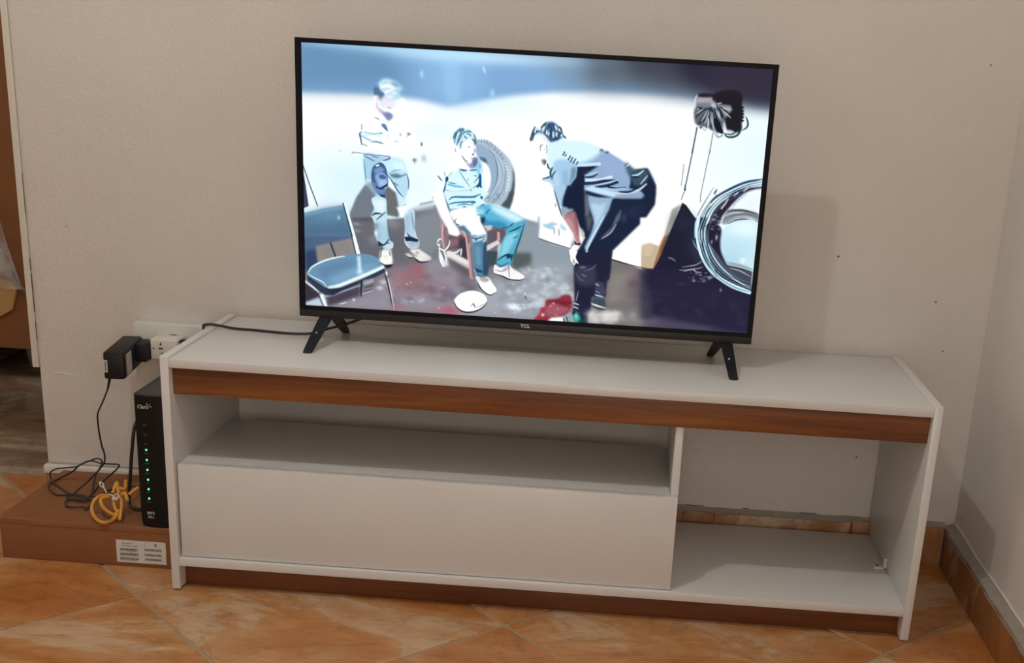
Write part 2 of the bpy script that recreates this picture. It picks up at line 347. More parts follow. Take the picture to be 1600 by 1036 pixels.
# picture: a glowing grid of coloured points
OPS = [('P','fdffff',1,0,[-10.0,-14.7,763.3,-18.4,812.5,436.2,-19.4,446.5]),
('G','dff6ff',0.95,0,[69.8,202.4,60,32]),
('G','d2f0ff',0.6,0,[90.7,226.8,40,30]),
('G','d8f4ff',0.6,0,[306.6,74.0,60,14]),
('G','dff8ff',0.5,0,[225.7,123.0,40,14]),
('G','d5f1fb',0.55,0,[728.4,128.8,60,70]),
('G','cfeefa',0.4,0,[195.8,210.3,26,40]),
('P','7fa9d4',1,4,[-14.9,-23.9,772.2,-28.3,782.2,62.9,741.6,59.4,670.6,53.7,599.6,48.0,539.0,47.5,468.3,48.5,397.6,54.4,336.9,62.6,281.1,73.5,235.2,83.9,194.1,77.4,142.7,73.4,70.7,73.5,-1.5,75.6,-17.0,75.4]),
('P','5f88ab',0.7,16,[-14.9,-23.9,132.1,-27.0,173.4,62.0,91.3,69.4,-16.9,72.5]),
('P','7c93a9',0.8,14,[363.8,-25.2,772.2,-28.3,781.3,55.2,670.1,48.9,538.6,42.7,417.5,47.5]),
('P','56626f',0.9,16,[438.7,-29.2,772.2,-28.3,781.3,55.2,670.0,47.0,538.4,39.8,457.8,42.3]),
('P','3c3d49',0.85,15,[509.0,-23.5,772.2,-28.3,781.1,53.3,720.6,50.9,649.4,41.4,578.3,33.7,522.2,23.4]),
('P','25243a',0.95,12,[573.6,-27.0,772.2,-28.3,780.9,51.4,720.4,49.0,649.2,39.4,607.6,23.5]),
('P','332e3c',0.7,8,[635.1,-6.7,772.7,-23.6,780.5,47.6,720.4,49.0,658.8,35.0]),
('P','8fbde8',0.7,14,[192.9,-6.5,293.8,-12.0,291.2,70.0,235.1,80.0,199.1,72.2]),
('G','c6ecff',0.75,0,[233.7,6.5,70,8]),
('G','b6e4fb',0.6,0,[152.5,1.4,60,6]),
('G','c8eaff',0.6,0,[324.7,7.3,60,7]),
('G','a8d2ee',0.5,0,[50.8,1.1,40,4]),
('G','b4c8d8',0.4,0,[395.3,5.4,40,6]),
('P','a9d8f7',0.35,5,[223.6,10.9,254.0,9.3,253.5,77.0,233.1,82.1]),
('P','b9e8ff',1,1,[287.7,19.9,291.8,22.5,294.2,33.0,290.0,28.4]),
('G','a9d9fa',0.9,0,[192.5,37.6,2.2,4]),
('G','a9dafb',0.9,0,[305.2,60.5,2.5,3.5]),
('P','23263a',1,0,[-0.5,193.3,7.9,254.5,-1.7,259.2]),
('L','35484a',1,0,[-0.5,189.2,10.6,221.3,22.8,253.6],1.8),
('P','3c4158',1,1,[-2.0,216.9,2.2,217.7,6.8,254.5,-1.7,258.2]),
('P','757278',1,1.5,[0.0,278.9,90.6,266.1,133.0,260.4,175.2,250.6,227.8,237.2,280.6,246.4,364.9,254.7,396.8,262.1,450.9,293.2,514.7,302.9,568.8,322.8,621.7,324.7,772.9,363.0,780.7,438.3,-8.4,445.8]),
('P','66666e',1,2,[105.5,213.6,75.7,264.9,82.0,281.2,90.3,352.7,144.1,360.0,219.0,344.6,228.0,249.5,175.3,252.7,162.7,269.0,158.1,222.8,132.9,214.0]),
('P','8d99a3',1,3,[356.6,256.3,388.3,260.6,428.9,274.7,450.7,288.0,458.8,340.3,400.2,338.6,346.0,310.2]),
('P','8f97a2',0.7,6,[175.4,263.1,227.8,241.3,238.8,264.4,218.7,323.4,175.9,315.5]),
('P','a99fae',0.55,8,[133.3,350.0,240.2,332.7,283.6,361.9,379.2,345.2,454.6,361.9,457.5,415.7,2.9,423.1,3.1,412.2,133.5,403.8]),
('P','a3abb4',0.85,10,[305.0,360.6,378.6,329.3,442.1,325.4,450.4,383.6,414.6,418.4,242.0,424.1]),
('N','d5e2ea',0.6,0,[336.1,332.0,451.8,410.6,90,3.2]),
('N','6e727c',0.35,0,[326.0,348.6,451.8,410.6,60,4]),
('N','c4c4d2',0.35,0,[144.1,370.7,306.5,409.1,40,3]),
('N','5d5560',0.4,0,[133.3,350.0,284.8,405.0,40,6]),
('G','8f5a66',0.6,0,[176.3,360.1,14,10]),
('G','a06a72',0.5,0,[163.5,369.5,22,12]),
('G','a05660',0.5,0,[192.3,350.6,9,7]),
('G','b26a74',0.7,0,[157.4,413.2,10,3]),
('G','b56c78',0.8,0,[244.0,415.3,18,5]),
('G','7a4c58',0.35,0,[208.8,377.4,20,10]),
('N','f2f8ff',0.9,0,[133.3,360.7,328.2,413.1,16,1.0]),
('P','74706f',1,5,[493.9,306.3,568.8,322.8,622.1,330.0,629.0,415.4,490.1,422.3,498.3,380.6]),
('P','a09a92',0.55,6,[511.6,336.9,548.2,329.3,546.1,377.5,509.6,390.6]),
('P','1c1c3a',1,5,[563.4,321.0,588.3,300.5,613.8,226.3,647.4,255.2,774.0,373.7,779.0,422.0,575.7,418.9,583.2,375.1]),
('P','232038',0.85,7,[558.3,323.4,750.3,348.5,757.3,418.0,607.3,411.4]),
('P','4a4258',0.6,3,[574.2,397.3,682.3,414.1,682.8,420.6,565.2,421.8]),
('G','4a4a5e',0.6,0,[618.2,414.0,30,5]),
('G','504c5c',0.5,0,[666.3,415.2,25,4]),
('N','a7a6b2',0.5,0,[483.3,397.7,554.0,414.9,18,4]),
('N','6a4850',0.4,0,[543.2,334.9,593.8,374.5,10,7]),
('G','58505e',0.5,0,[545.0,361.5,18,12]),
('G','9c9690',0.45,0,[564.3,408.8,24,6]),
('G','9c98a2',0.8,0,[86.5,278.9,5,2]),
('G','a09ca6',0.6,0,[87.7,290.3,5,2]),
('G','aab0ba',0.7,0,[143.1,265.2,5,4]),
('G','97969c',0.6,0,[148.1,273.3,9,7]),
('G','8c8a92',0.6,0,[114.9,303.3,6,6]),
('G','7f8a88',0.5,0,[211.1,297.4,14,10]),
('P','e6f2fa',1,0.8,[183.4,244.7,213.8,235.7,215.1,240.4,183.4,249.5]),
('L','6a7088',1,0.6,[191.9,241.2,213.7,235.1],2),
('P','b9c6d2',0.8,1.5,[183.4,245.9,213.8,239.3,216.4,245.1,183.5,253.1]),
('P','5c5860',0.5,3,[138.2,257.0,157.8,253.4,157.9,269.1,140.7,267.7]),
('P','4c4850',0.55,2,[78.0,267.9,113.6,263.3,116.1,271.6,80.4,276.2]),
('P','557a98',1,0,[-0.8,260.8,63.3,245.6,81.4,300.2,-1.6,305.3]),
('P','f4ffff',1,0.5,[-1.0,260.6,63.3,244.7,65.8,247.2,63.3,249.8,33.7,256.4,-0.9,266.3]),
('P','8db6cf',0.8,2,[-0.9,266.9,63.3,250.4,65.7,255.6,33.7,262.4,-1.0,271.7]),
('G','6b95b4',0.6,0,[45.8,273.7,22,16]),
('G','c6e4f2',0.9,0,[57.8,270.6,1.5,2.5]),
('P','48627f',0.55,6,[-1.3,286.3,70.5,272.2,81.4,300.2,-1.6,305.3]),
('P','f0ffff',1,0,[65.8,244.8,69.5,245.2,85.8,299.9,81.4,300.2]),
('L','23384a',1,0,[65.2,246.7,80.0,300.3],2),
('P','496482',1,0.6,[-1.0,305.2,77.7,300.4,82.7,302.5,19.3,319.9,19.2,326.0,22.6,348.0,4.9,362.8,1.1,363.0,-1.6,342.1]),
('P','28345a',0.75,3,[0.4,329.7,18.6,323.6,21.4,347.5,6.2,360.2,1.1,361.8]),
('P','8d8a88',1,0.5,[19.3,319.9,77.7,302.8,86.3,330.5,52.7,335.0,22.6,348.0]),
('P','7a7876',0.4,6,[19.3,319.9,70.3,305.7,82.6,324.6,32.6,343.7]),
('L','262832',1,0,[43.6,312.9,51.7,334.5],2.6),
('P','f0ffff',1,0,[80.2,300.2,85.8,299.9,93.7,328.8,93.1,331.1,87.5,331.4]),
('L','2a3848',1,0,[79.6,300.3,86.9,331.1],1.5),
('C','6a93b2',1,0,[3.6,365.4,12.5,353.6,32.6,342.5,57.6,334.1,88.8,328.5,109.9,328.4,126.0,335.4,132.9,344.9,129.8,352.5,88.6,370.0,57.2,383.2,42.1,387.9,34.6,387.1,23.4,379.1,7.2,370.1]),
('C','86aecb',0.6,4,[44.8,371.5,82.4,351.7,107.4,345.2,126.0,344.1,107.4,356.4,69.8,374.9,49.7,382.4]),
('C','55789a',0.5,4,[20.0,356.9,57.6,342.1,82.5,338.1,80.0,349.4,44.9,364.0,32.3,372.3]),
('P','d8f6ff',0.8,1.2,[87.5,331.6,93.7,331.3,95.5,357.1,89.9,358.7]),
('G','c8f0ff',0.8,0,[92.4,358.5,4,3]),
('S','f4ffff',1,0,[4.8,365.3,12.5,354.2,32.6,343.1,52.6,336.3,67.6,333.1],2.4),
('S','cfeaf6',1,0,[4.8,366.5,14.7,372.1,29.7,378.7,37.1,387.0],2),
('S','f2ffff',1,0.3,[40.9,388.0,57.2,383.2,88.6,368.7,113.6,356.6,131.6,347.4],5.5),
('P','2a3a50',1,0,[3.5,369.1,19.6,379.3,32.1,387.3,42.1,389.8,59.7,386.8,91.1,372.3,114.8,359.6,133.5,349.2,134.8,355.9,114.8,367.1,92.3,376.0,62.2,390.4,47.0,400.2,31.9,399.9,19.5,390.6,4.6,377.8]),
('P','1c2436',0.6,1,[34.6,389.6,59.7,386.8,92.3,373.5,92.3,377.2,62.2,392.9,44.5,399.7]),
('S','bfe0ee',1,0,[31.9,402.4,47.0,401.4,64.7,392.1,93.6,380.3],2.4),
('S','e6f6ff',1,0,[-1.4,364.4,-0.4,378.1,13.2,388.5,23.2,396.6],2.6),
('P','eefbff',1,0.3,[23.1,399.2,30.7,398.7,38.0,420.3,31.0,420.7]),
('L','2a2c40',1,0,[23.1,401.7,31.0,420.1],1.5),
('P','35303f',1,1,[-0.5,381.8,23.1,399.2,24.3,402.9,0.2,413.2]),
('P','463f50',1,2,[36.9,403.3,92.3,382.2,92.3,398.5,51.9,413.7,38.0,418.4]),
('P','b9cfe0',1,0.8,[0.2,415.8,23.0,406.1,29.2,419.6,0.1,419.6]),
('S','eaf6fc',1,0,[56.9,414.7,67.0,411.5,69.6,410.1],1.6),
('L','1d2433',1,0,[95.5,373.3,94.1,398.4],3),
('L','c8d4dc',1,0,[99.8,378.0,114.8,372.1],1.4),
('L','2c3440',1,0,[100.4,384.2,114.8,378.9],1.4),
('L','c8d0d8',1,0,[98.5,394.4,114.8,387.1],1.5),
('L','2c3440',1,0,[99.8,390.5,113.6,385.9],1.6),
('P','aab6c6',0.7,0.8,[97.3,371.9,116.1,367.0,116.1,370.7,98.6,376.8]),
('P','9d97a8',0.55,5,[98.5,395.6,138.6,370.6,146.3,412.7,56.9,418.5,69.6,410.1]),
('G','d8ecfa',0.7,0,[126.1,382.6,4,2.5]),
('G','e0eefa',0.6,0,[132.3,372.2,5,3]),
('G','f0f8ff',0.9,0,[82.2,405.5,1.5,1.5]),
('S','f4faff',1,0,[137.3,353.9,137.9,360.7],2.6),
('S','1c2836',1,0,[134.2,358.4,137.3,368.2,142.4,387.8,148.2,415.1],2.2),
('S','d8e4ee',1,0,[140.0,365.5,144.9,387.7,150.1,417.5],1.4),
('C','c9ecf9',1,0.3,[99.6,166.1,139.5,167.9,163.7,171.7,171.1,192.4,173.1,211.2,169.1,235.2,176.5,241.9,166.9,263.6,112.9,266.9,116.5,250.3,111.6,236.2,117.7,231.1,103.1,210.6]),
('P','a8d0e8',1,0,[99.6,166.7,137.1,169.2,120.1,182.4,111.6,205.3,101.9,205.9]),
('P','b9dcee',1,0.6,[139.6,191.9,169.9,191.3,173.1,215.9,166.6,234.1,151.9,218.4]),
('P','6f7a84',1,0.6,[101.9,214.2,117.7,228.7,112.9,237.4,116.5,250.3,110.4,267.0,77.2,269.0,77.2,259.9,87.2,235.3]),
('P','6a6b70',1,0.8,[138.4,214.4,151.9,224.3,156.9,245.5,157.1,264.2,137.4,261.1,134.9,232.5,127.5,229.3]),
('P','fbffff',1,0,[139.6,200.1,154.3,224.2,144.6,217.6,139.7,213.2]),
('C','3d5a8a',1,0,[125.6,178.0,132.3,180.6,137.1,189.7,139.6,206.0,139.0,213.2,133.6,218.3,134.9,233.7,131.2,234.5,122.6,228.4,114.1,217.0,111.6,200.6,114.7,185.1]),
('C','8fb3e0',0.9,0.6,[125.0,193.9,133.5,194.6,138.4,203.8,136.6,212.1,125.1,217.6,120.2,209.6,117.7,199.1]),
('C','44608e',1,0,[123.8,198.7,132.3,197.6,136.0,202.7,128.7,204.3]),
('C','a3c3f0',0.9,0.5,[125.0,206.9,134.8,205.2,137.2,209.7,127.5,216.2]),
('C','6d8cc0',0.9,0.6,[115.3,209.9,121.4,214.2,127.5,219.8,134.8,220.6,133.6,227.8,125.1,228.3,117.7,220.4]),
('P','8fb0d8',0.7,0.8,[116.5,188.5,127.4,184.4,134.7,189.8,127.4,193.8,116.5,195.6]),
('P','1c2c4c',1,0,[116.5,213.3,125.1,218.8,139.0,210.8,139.1,214.4,127.5,221.0,120.2,219.1]),
('C','233a60',1,0,[132.4,229.6,134.9,234.3,130.6,233.9,125.7,230.6]),
('P','f8ffff',1,0,[118.3,182.6,125.0,180.8,124.4,183.4,120.1,184.8]),
('L','5c6c9c',1,0,[99.6,166.1,141.9,167.7],1.4),
('L','9a8ab0',1,0,[81.4,164.2,99.6,165.5,139.5,167.9],1.3),
('S','567fa0',1,0,[99.6,168.4,110.4,173.6,117.7,176.7],2),
('S','3c6486',1,0,[131.0,174.8,139.5,171.9,143.1,169.4],2.6),
('S','567fa0',1,0,[110.4,166.6,117.7,169.7,123.8,169.9],1.6),
('S','4c7a96',1,0,[140.8,194.2,149.3,198.4,160.2,197.7,169.9,193.6],2.4),
('C','52788c',0.8,0.4,[143.2,197.6,151.7,193.5,160.2,196.6,159.0,200.2,149.3,201.3]),
('S','3f6a86',1,0,[138.4,196.7,146.9,208.0,155.5,221.7,164.1,230.7],2.2),
('S','4c7288',1,0,[146.9,208.0,156.7,213.3],1.8),
('S','5c88a0',1,0,[143.2,192.9,151.7,188.8,161.4,188.3],1.6),
('S','6c98b4',1,0,[99.5,174.3,101.3,191.8,103.1,211.8],2),
('S','34566e',1,0,[169.9,193.6,173.1,206.4,172.6,218.3],1.8),
('P','e4fbff',0.7,2,[144.3,177.5,162.5,175.3,167.4,187.9,151.7,187.7]),
('C','8098aa',0.8,1.5,[114.1,209.9,122.6,228.4,117.7,231.1,103.1,215.3]),
('P','f8ffff',1,0.5,[166.7,238.9,178.9,240.6,168.1,262.8,159.5,263.4]),
('P','2a4460',1,0,[168.0,253.8,180.2,248.3,181.4,251.2,169.2,254.9]),
('L','5a8090',1,0,[153.3,248.1,169.1,242.4],2),
('P','f5feff',1,0.4,[153.3,248.1,165.5,243.8,160.7,258.5,157.0,255.1]),
('S','2a4a68',1,0,[111.6,236.2,116.5,245.5],3),
('P','24364a',1,0,[112.9,262.6,120.2,257.3,130.0,258.5,134.9,256.4,125.1,263.0,114.1,266.1]),
('C','fbffff',1,0.5,[117.6,74.2,162.9,76.2,167.8,91.9,175.1,112.0,180.3,150.5,96.0,155.4,92.4,135.2,97.3,119.9,117.6,103.8]),
('C','d8f4ff',1,0.5,[96.0,131.5,110.5,131.8,127.3,132.0,132.1,137.5,110.5,136.5,100.8,140.5]),
('C','b9ddef',1,1.5,[122.4,58.1,130.7,48.1,143.7,48.5,155.6,54.0,162.2,62.7,155.7,67.6,159.3,76.4,136.7,82.2,124.8,69.3]),
('C','f2fdff',1,2.5,[124.7,58.0,136.6,51.7,148.5,60.1,150.9,70.1,139.1,78.7,131.9,68.9]),
('C','78a4cc',0.8,1,[142.5,54.8,150.8,54.3,155.6,59.7,147.3,57.9]),
('C','6f9cc6',1,1,[117.6,57.3,122.4,57.0,127.1,66.9,131.9,70.0,130.7,74.6,117.6,69.7]),
('S','86b2d4',0.6,1,[123.6,69.4,131.9,64.4,143.8,62.6],3),
('S','7fa8cc',0.7,1,[127.1,57.9,134.2,54.1,142.5,54.8],2.4),
('S','9cc2de',0.6,1,[136.7,72.0,148.5,65.7,158.1,67.4],3),
('S','7098bc',0.55,1,[143.7,52.4,154.4,55.2,160.4,62.8],2.5),
('S','a8c8e0',0.6,1,[130.7,75.8,141.4,71.8,154.5,73.3],3),
('C','567291',1,0.6,[116.4,61.8,122.4,62.6,127.1,68.0,131.9,71.2,128.4,82.7,124.8,80.6,122.4,74.0,116.4,73.2]),
('G','d8a0b4',0.7,0,[122.4,77.9,2,2]),
('S','c8b4d8',1,0.5,[120.0,83.2,122.4,94.4,132.0,104.2],2.5),
('C','e8e4f4',0.8,1.5,[124.8,78.4,143.8,77.3,151.0,83.7,146.3,93.1,127.2,91.9]),
('C','9e98c0',1,0.8,[123.6,93.2,132.0,98.4,140.4,99.1,146.4,104.5,140.4,111.7,133.2,105.2]),
('C','7c88b4',1,0.5,[132.0,101.9,141.6,100.2,146.4,105.1,139.2,111.2,134.4,106.3]),
('S','8a8a90',1,0,[137.9,91.3,143.9,92.6],1.2),
('S','5e6468',1,0,[116.5,107.9,121.2,109.4,125.4,111.4],1.2),
('C','5c8cb8',1,0,[127.9,119.9,130.9,116.8,135.7,118.9,138.7,127.9,134.5,125.8]),
('S','38566e',1,0,[132.1,122.5,138.7,128.1],1.5),
('L','7c98a4',1,0,[96.3,120.5,96.5,128.0],1.6),
('S','3f6684',1,0,[96.0,131.5,93.0,135.1,94.8,143.1,96.0,152.4],2.6),
('S','3c6c94',1,0,[94.8,137.4,105.6,142.5,111.7,143.9],2.6),
('S','3e7894',1,0,[110.5,146.3,120.1,145.8,131.5,148.0],2.4),
('S','88c4d8',1,0,[99.6,131.3,114.1,133.9,129.7,131.3],1.6),
('S','48687a',1,0,[124.9,132.2,130.3,131.3],1.4),
('S','6a8a9c',1,0,[96.0,150.0,105.6,153.6],1.4),
('C','e2f8ff',0.7,1,[97.2,136.1,108.0,141.2,127.3,144.8,117.7,145.3,100.8,146.3]),
('G','6a7c8c',0.9,0,[172.3,130.6,2,1.4]),
('S','7a8c98',1,0,[168.2,136.0,171.7,133.0,176.5,129.2],1),
('G','90a0ac',0.8,0,[159.1,132.5,1.2,1.6]),
('S','a0a8b0',1,0,[149.0,143.5,156.2,143.1],1.2),
('G','44585c',0.95,0,[193.5,145.4,1.2,2]),
('G','e0c8d8',0.7,0,[138.7,136.0,1.5,1]),
('G','7898b0',0.5,0,[197.4,167.4,3,4]),
('G','60707c',0.8,0,[182.4,170.9,2.6,2]),
('L','7c6a70',0.7,0,[181.8,169.5,183.0,176.4],1.2),
('L','3c6c78',1,0,[220.8,193.6,227.1,200.9],1.4),
('G','50707c',0.9,0,[213.5,228.4,1,2]),
('S','8a8488',1,0,[79.0,166.7,83.8,164.7],1),
('S','b09ca8',1,0,[59.6,162.0,63.3,164.1],1),
('P','d0e0ea',0.5,0.6,[154.5,245.6,160.6,241.7,164.2,242.7,160.6,247.7]),
('C','c4e0ee',1,0,[112.4,235.8,134.4,234.5,136.9,253.5,138.3,282.4,143.3,301.5,148.2,306.1,145.8,316.0,126.0,312.3,122.3,305.2,117.3,293.4,118.6,281.1,112.4,263.4,117.3,254.7]),
('C','9fc3d8',0.7,3,[121.0,276.2,135.8,277.7,142.0,299.2,131.0,307.2,123.5,302.7]),
('P','e8fbff',0.7,2,[113.6,238.1,133.2,237.0,135.7,256.0,121.0,258.1]),
('P','86a8c0',0.5,2,[116.1,275.2,124.7,274.7,127.2,302.5,123.5,306.4,118.6,293.3]),
('P','7fa2bc',0.6,1.5,[138.2,261.8,138.3,301.8,143.3,301.5,140.1,282.3]),
('S','223448',1,0,[113.0,264.0,118.5,260.0,128.4,260.0],3),
('S','44607a',1,0,[119.8,270.8,128.4,263.0,135.7,256.6],2.4),
('S','1f3048',1,0,[123.5,305.2,132.2,310.7,142.0,300.4],3),
('P','22344a',1,0,[122.9,304.6,132.2,310.1,131.0,313.3,123.5,312.5]),
('S','50708c',1,0,[133.4,309.4,143.3,306.4],1.8),
('C','8098ac',0.8,1,[117.3,276.4,123.5,277.2,121.0,285.8,118.6,288.4]),
('S','34485e',0.7,0.6,[140.7,279.8,143.3,296.6,145.8,303.8],3),
('G','f4ffff',0.7,0,[119.8,291.4,2,3]),
('P','fafaf6',1,0.3,[126.0,322.2,133.5,318.0,144.6,318.6,147.1,330.7,147.8,340.5,142.2,343.9,131.1,343.4,125.5,338.2]),
('L','44484c',1,0,[128.5,322.0,127.3,330.7],1.6),
('L','44484c',1,0,[142.1,321.2,143.4,327.2],1.6),
('S','33373c',1,0,[125.5,339.4,136.0,344.3,148.4,341.7],2),
('P','0e1020',1,0.5,[133.5,344.5,148.5,342.3,143.5,347.6,136.0,348.6]),
('G','dcdcd8',0.5,0,[136.0,328.9,4,4]),
('P','c6d8e4',1,0.5,[131.0,313.3,145.8,316.0,143.4,319.9,133.5,319.2]),
('C','c4dcec',1,0,[166.3,254.1,182.2,249.6,183.7,277.2,187.6,293.9,191.4,298.6,190.3,310.8,178.0,314.0,170.5,309.6,166.7,300.1,167.8,280.6]),
('C','98b8cc',0.5,3,[171.3,258.6,179.8,258.1,182.6,289.4,176.5,292.2]),
('P','84a6be',0.5,2,[167.6,260.1,172.5,259.8,174.0,288.7,167.9,289.1]),
('P','1a2238',1,0,[166.7,295.2,176.5,294.0,191.4,298.6,188.9,302.4,180.3,301.7,169.2,302.4]),
('S','2a405c',1,0,[171.6,288.8,176.5,294.6,190.1,298.6],2.6),
('S','54708c',1,0,[171.7,305.9,184.0,302.7,190.8,303.5],1.6),
('P','a9c0d0',1,0.5,[170.5,304.7,190.2,302.3,191.5,309.5,178.0,313.4]),
('S','7090ac',1,0,[178.6,254.6,180.6,271.3,183.8,283.2],1.8),
('P','f4fbfb',0.8,1,[160.1,243.7,179.7,241.3,167.6,260.1,160.2,259.3]),
('P','e9e9e4',1,0.3,[175.5,315.4,190.3,313.3,207.7,323.2,212.7,326.6,209.1,331.7,193.0,334.0,184.3,327.1]),
('P','cfd0d0',1,0.3,[168.2,322.6,175.6,321.5,183.1,327.2,178.1,329.4,169.4,328.1]),
('S','f2f2ee',1,0,[185.5,328.3,198.0,332.4,211.5,329.1],2.4),
('S','15161c',1,0,[184.3,329.6,193.1,335.2,210.4,332.9],2.4),
('S','2a2428',1,0,[168.2,324.5,174.4,329.0,183.1,328.4],1.8),
('G','8c8c92',0.7,0,[188.5,320.1,2,2]),
('L','777a80',1,0,[175.5,319.1,188.0,325.7],1.3),
('G','9a98a8',0.6,0,[215.4,336.3,10,8]),
('G','b5555f',0.35,0,[187.0,343.0,6,6]),
('C','b2c4d4',1,0.4,[281.2,137.1,290.6,132.6,302.6,134.2,317.3,144.3,333.3,157.3,341.6,170.8,346.0,191.7,345.5,209.4,339.3,222.3,295.7,224.9,305.1,215.3,307.0,196.3,305.2,178.8,296.4,166.4,284.2,159.0]),
('C','90aac8',0.8,1.2,[281.3,140.6,294.5,142.2,308.0,154.1,315.8,170.0,317.7,191.0,312.2,207.8,302.9,220.2,296.9,224.8,294.4,220.7,304.9,208.2,306.2,191.6,304.6,177.7,297.6,167.5,284.1,157.8]),
('C','fafcff',1,0,[292.3,169.0,299.0,171.0,305.4,183.5,307.0,196.3,302.6,211.9,295.5,218.3,293.5,197.1]),
('P','47607c',1,0.5,[286.6,159.4,297.5,161.7,302.6,171.9,298.9,168.6,291.6,166.7]),
('L','6f8494',0.85,0,[283.5,135.3,285.9,133.4],1.6),
('L','6f8494',0.85,0,[289.5,133.8,290.8,137.2],1.6),
('L','6f8494',0.85,0,[294.2,133.5,295.6,137.5],1.6),
('L','6f8494',0.85,0,[299.0,134.0,299.0,139.6],1.6),
('L','6f8494',0.85,0,[303.9,136.4,302.3,141.7],1.6),
('L','6f8494',0.85,0,[307.6,139.1,306.5,143.8],1.6),
('L','6f8494',0.85,0,[313.1,143.4,311.5,148.1],1.6),
('L','6f8494',0.85,0,[317.4,147.8,315.8,152.5],1.6),
('L','6f8494',0.85,0,[322.4,153.3,320.7,156.9],1.6),
('L','6f8494',0.85,0,[325.6,158.9,323.9,162.5],1.6),
('S','6f86a8',1,0,[300.6,145.3,310.5,156.3,316.4,172.3,317.7,191.0,312.2,207.8,304.1,221.3],1.6),
('S','5f7898',1,0,[313.1,163.1,317.2,176.9,316.6,195.7],1.4),
('S','8aa4bc',1,0,[329.4,180.9,328.7,197.4,324.4,213.0,317.5,223.6],1.6),
('S','e8f8ff',0.8,0.6,[322.7,162.6,334.1,177.1,335.9,194.6,331.7,212.6,324.8,223.2],3),
('S','6e88a0',1,0,[331.4,204.3,327.0,216.4,322.4,223.3],1.4),
('S','7f9cb4',1,0,[320.5,202.6,314.8,213.6,307.8,224.2],1.5),
('P','48555e',1,0.3,[341.6,170.8,345.2,184.7,346.3,199.9,345.6,211.7,341.7,222.2,335.7,222.5,341.1,206.1,343.0,191.8]),
('P','aebfce',1,0.3,[291.5,222.0,310.7,213.7,338.5,212.1,335.2,221.8,323.5,235.6,299.2,233.4]),
('S','6f8aa4',1,0,[295.4,227.7,303.7,221.3,309.5,213.8],1.4),
('S','6d88a0',1,0,[311.3,231.5,319.5,222.7,325.2,212.9],1.4),
('S','8aa6bc',1,0,[303.9,229.6,309.7,222.1,315.5,213.5],1.4),
('P','44505a',1,0.3,[338.5,212.1,345.7,211.7,343.8,226.0,338.9,241.2,323.5,235.6,334.0,223.0]),
('N','55708a',0.6,0,[298.7,216.8,323.4,230.8,16,1.2]),
('L','7f93a6',0.6,0,[298.3,141.2,300.5,136.3],1.3),
('L','7f93a6',0.6,0,[302.1,142.0,304.9,137.3],1.3),
('L','7f93a6',0.6,0,[305.9,143.2,309.1,138.9],1.3),
('L','7f93a6',0.6,0,[309.5,145.0,313.2,141.1],1.3),
('L','7f93a6',0.6,0,[312.9,147.3,317.1,143.8],1.3),
('L','7f93a6',0.6,0,[316.2,150.1,320.7,147.1],1.3),
('L','7f93a6',0.6,0,[319.2,153.3,324.0,150.8],1.3),
('L','7f93a6',0.6,0,[321.9,156.9,327.0,154.9],1.3),
('L','7f93a6',0.6,0,[324.3,160.8,329.6,159.5],1.3),
('L','7f93a6',0.6,0,[326.3,165.1,331.8,164.3],1.3),
('L','7f93a6',0.6,0,[328.0,169.6,333.6,169.5],1.3),
('L','7f93a6',0.6,0,[329.3,174.4,334.9,174.9],1.3),
('L','7f93a6',0.6,0,[330.2,179.3,335.8,180.4],1.3),
('L','7f93a6',0.6,0,[330.7,184.4,336.2,186.0],1.3),
('L','7f93a6',0.6,0,[330.7,189.4,336.1,191.6],1.3),
('L','7f93a6',0.6,0,[330.4,194.5,335.5,197.3],1.3),
('L','7f93a6',0.6,0,[329.6,199.5,334.4,202.8],1.3),
('L','7f93a6',0.6,0,[328.4,204.3,332.8,208.1],1.3),
('L','7f93a6',0.6,0,[326.8,209.0,330.8,213.2],1.3),
('L','7f93a6',0.6,0,[324.9,213.4,328.4,218.0],1.3),
('L','7f93a6',0.6,0,[322.5,217.6,325.6,222.5],1.3),
('L','7f93a6',0.6,0,[319.9,221.4,322.4,226.6],1.3),
('L','7f93a6',0.6,0,[316.9,224.7,318.9,230.2],1.3),
('L','7f93a6',0.6,0,[313.7,227.7,315.1,233.3],1.3),
('L','7f93a6',0.6,0,[310.2,230.2,311.0,235.9],1.3),
('L','7f93a6',0.6,0,[306.6,232.2,306.8,237.9],1.3),
('S','73879c',0.7,0,[301.6,150.3,310.6,154.6,318.1,162.1,323.3,172.2,325.7,183.8,325.1,195.8,321.5,207.1,315.2,216.5,306.9,223.0],1.1),
('S','73879c',0.7,0,[302.7,144.1,313.2,149.1,322.0,157.9,328.1,169.6,330.9,183.1,330.2,197.2,326.0,210.3,318.7,221.3,309.0,229.0],1.1),
('C','fdfeff',1,0.3,[247.4,125.2,261.6,118.7,277.3,124.7,280.6,139.5,279.2,153.5,276.0,166.5,267.6,168.1,257.7,159.4,246.7,150.7]),
('C','c9ecf8',1,0.4,[247.3,121.8,259.1,117.1,271.1,118.1,279.7,125.7,281.1,134.8,277.6,138.5,273.9,131.8,266.7,134.5,259.7,139.5,256.3,149.0,251.4,144.6,245.3,140.4,243.3,132.4]),
('S','31506e',0.85,0,[244.6,133.5,246.2,127.6],1.9),
('S','31506e',0.85,0,[248.1,129.8,250.9,121.6,254.4,119.1],1.9),
('S','31506e',0.85,0,[266.4,120.7,270.0,122.8],1.9),
('S','31506e',0.85,0,[244.0,134.6,247.4,125.2,252.1,122.7],1.9),
('S','31506e',0.85,0,[246.5,141.4,247.5,132.1,250.9,123.9],1.9),
('S','31506e',0.85,0,[245.1,130.0,248.6,126.3,247.6,134.4],1.9),
('S','31506e',0.85,0,[250.2,144.7,252.4,135.3,254.6,127.1],1.9),
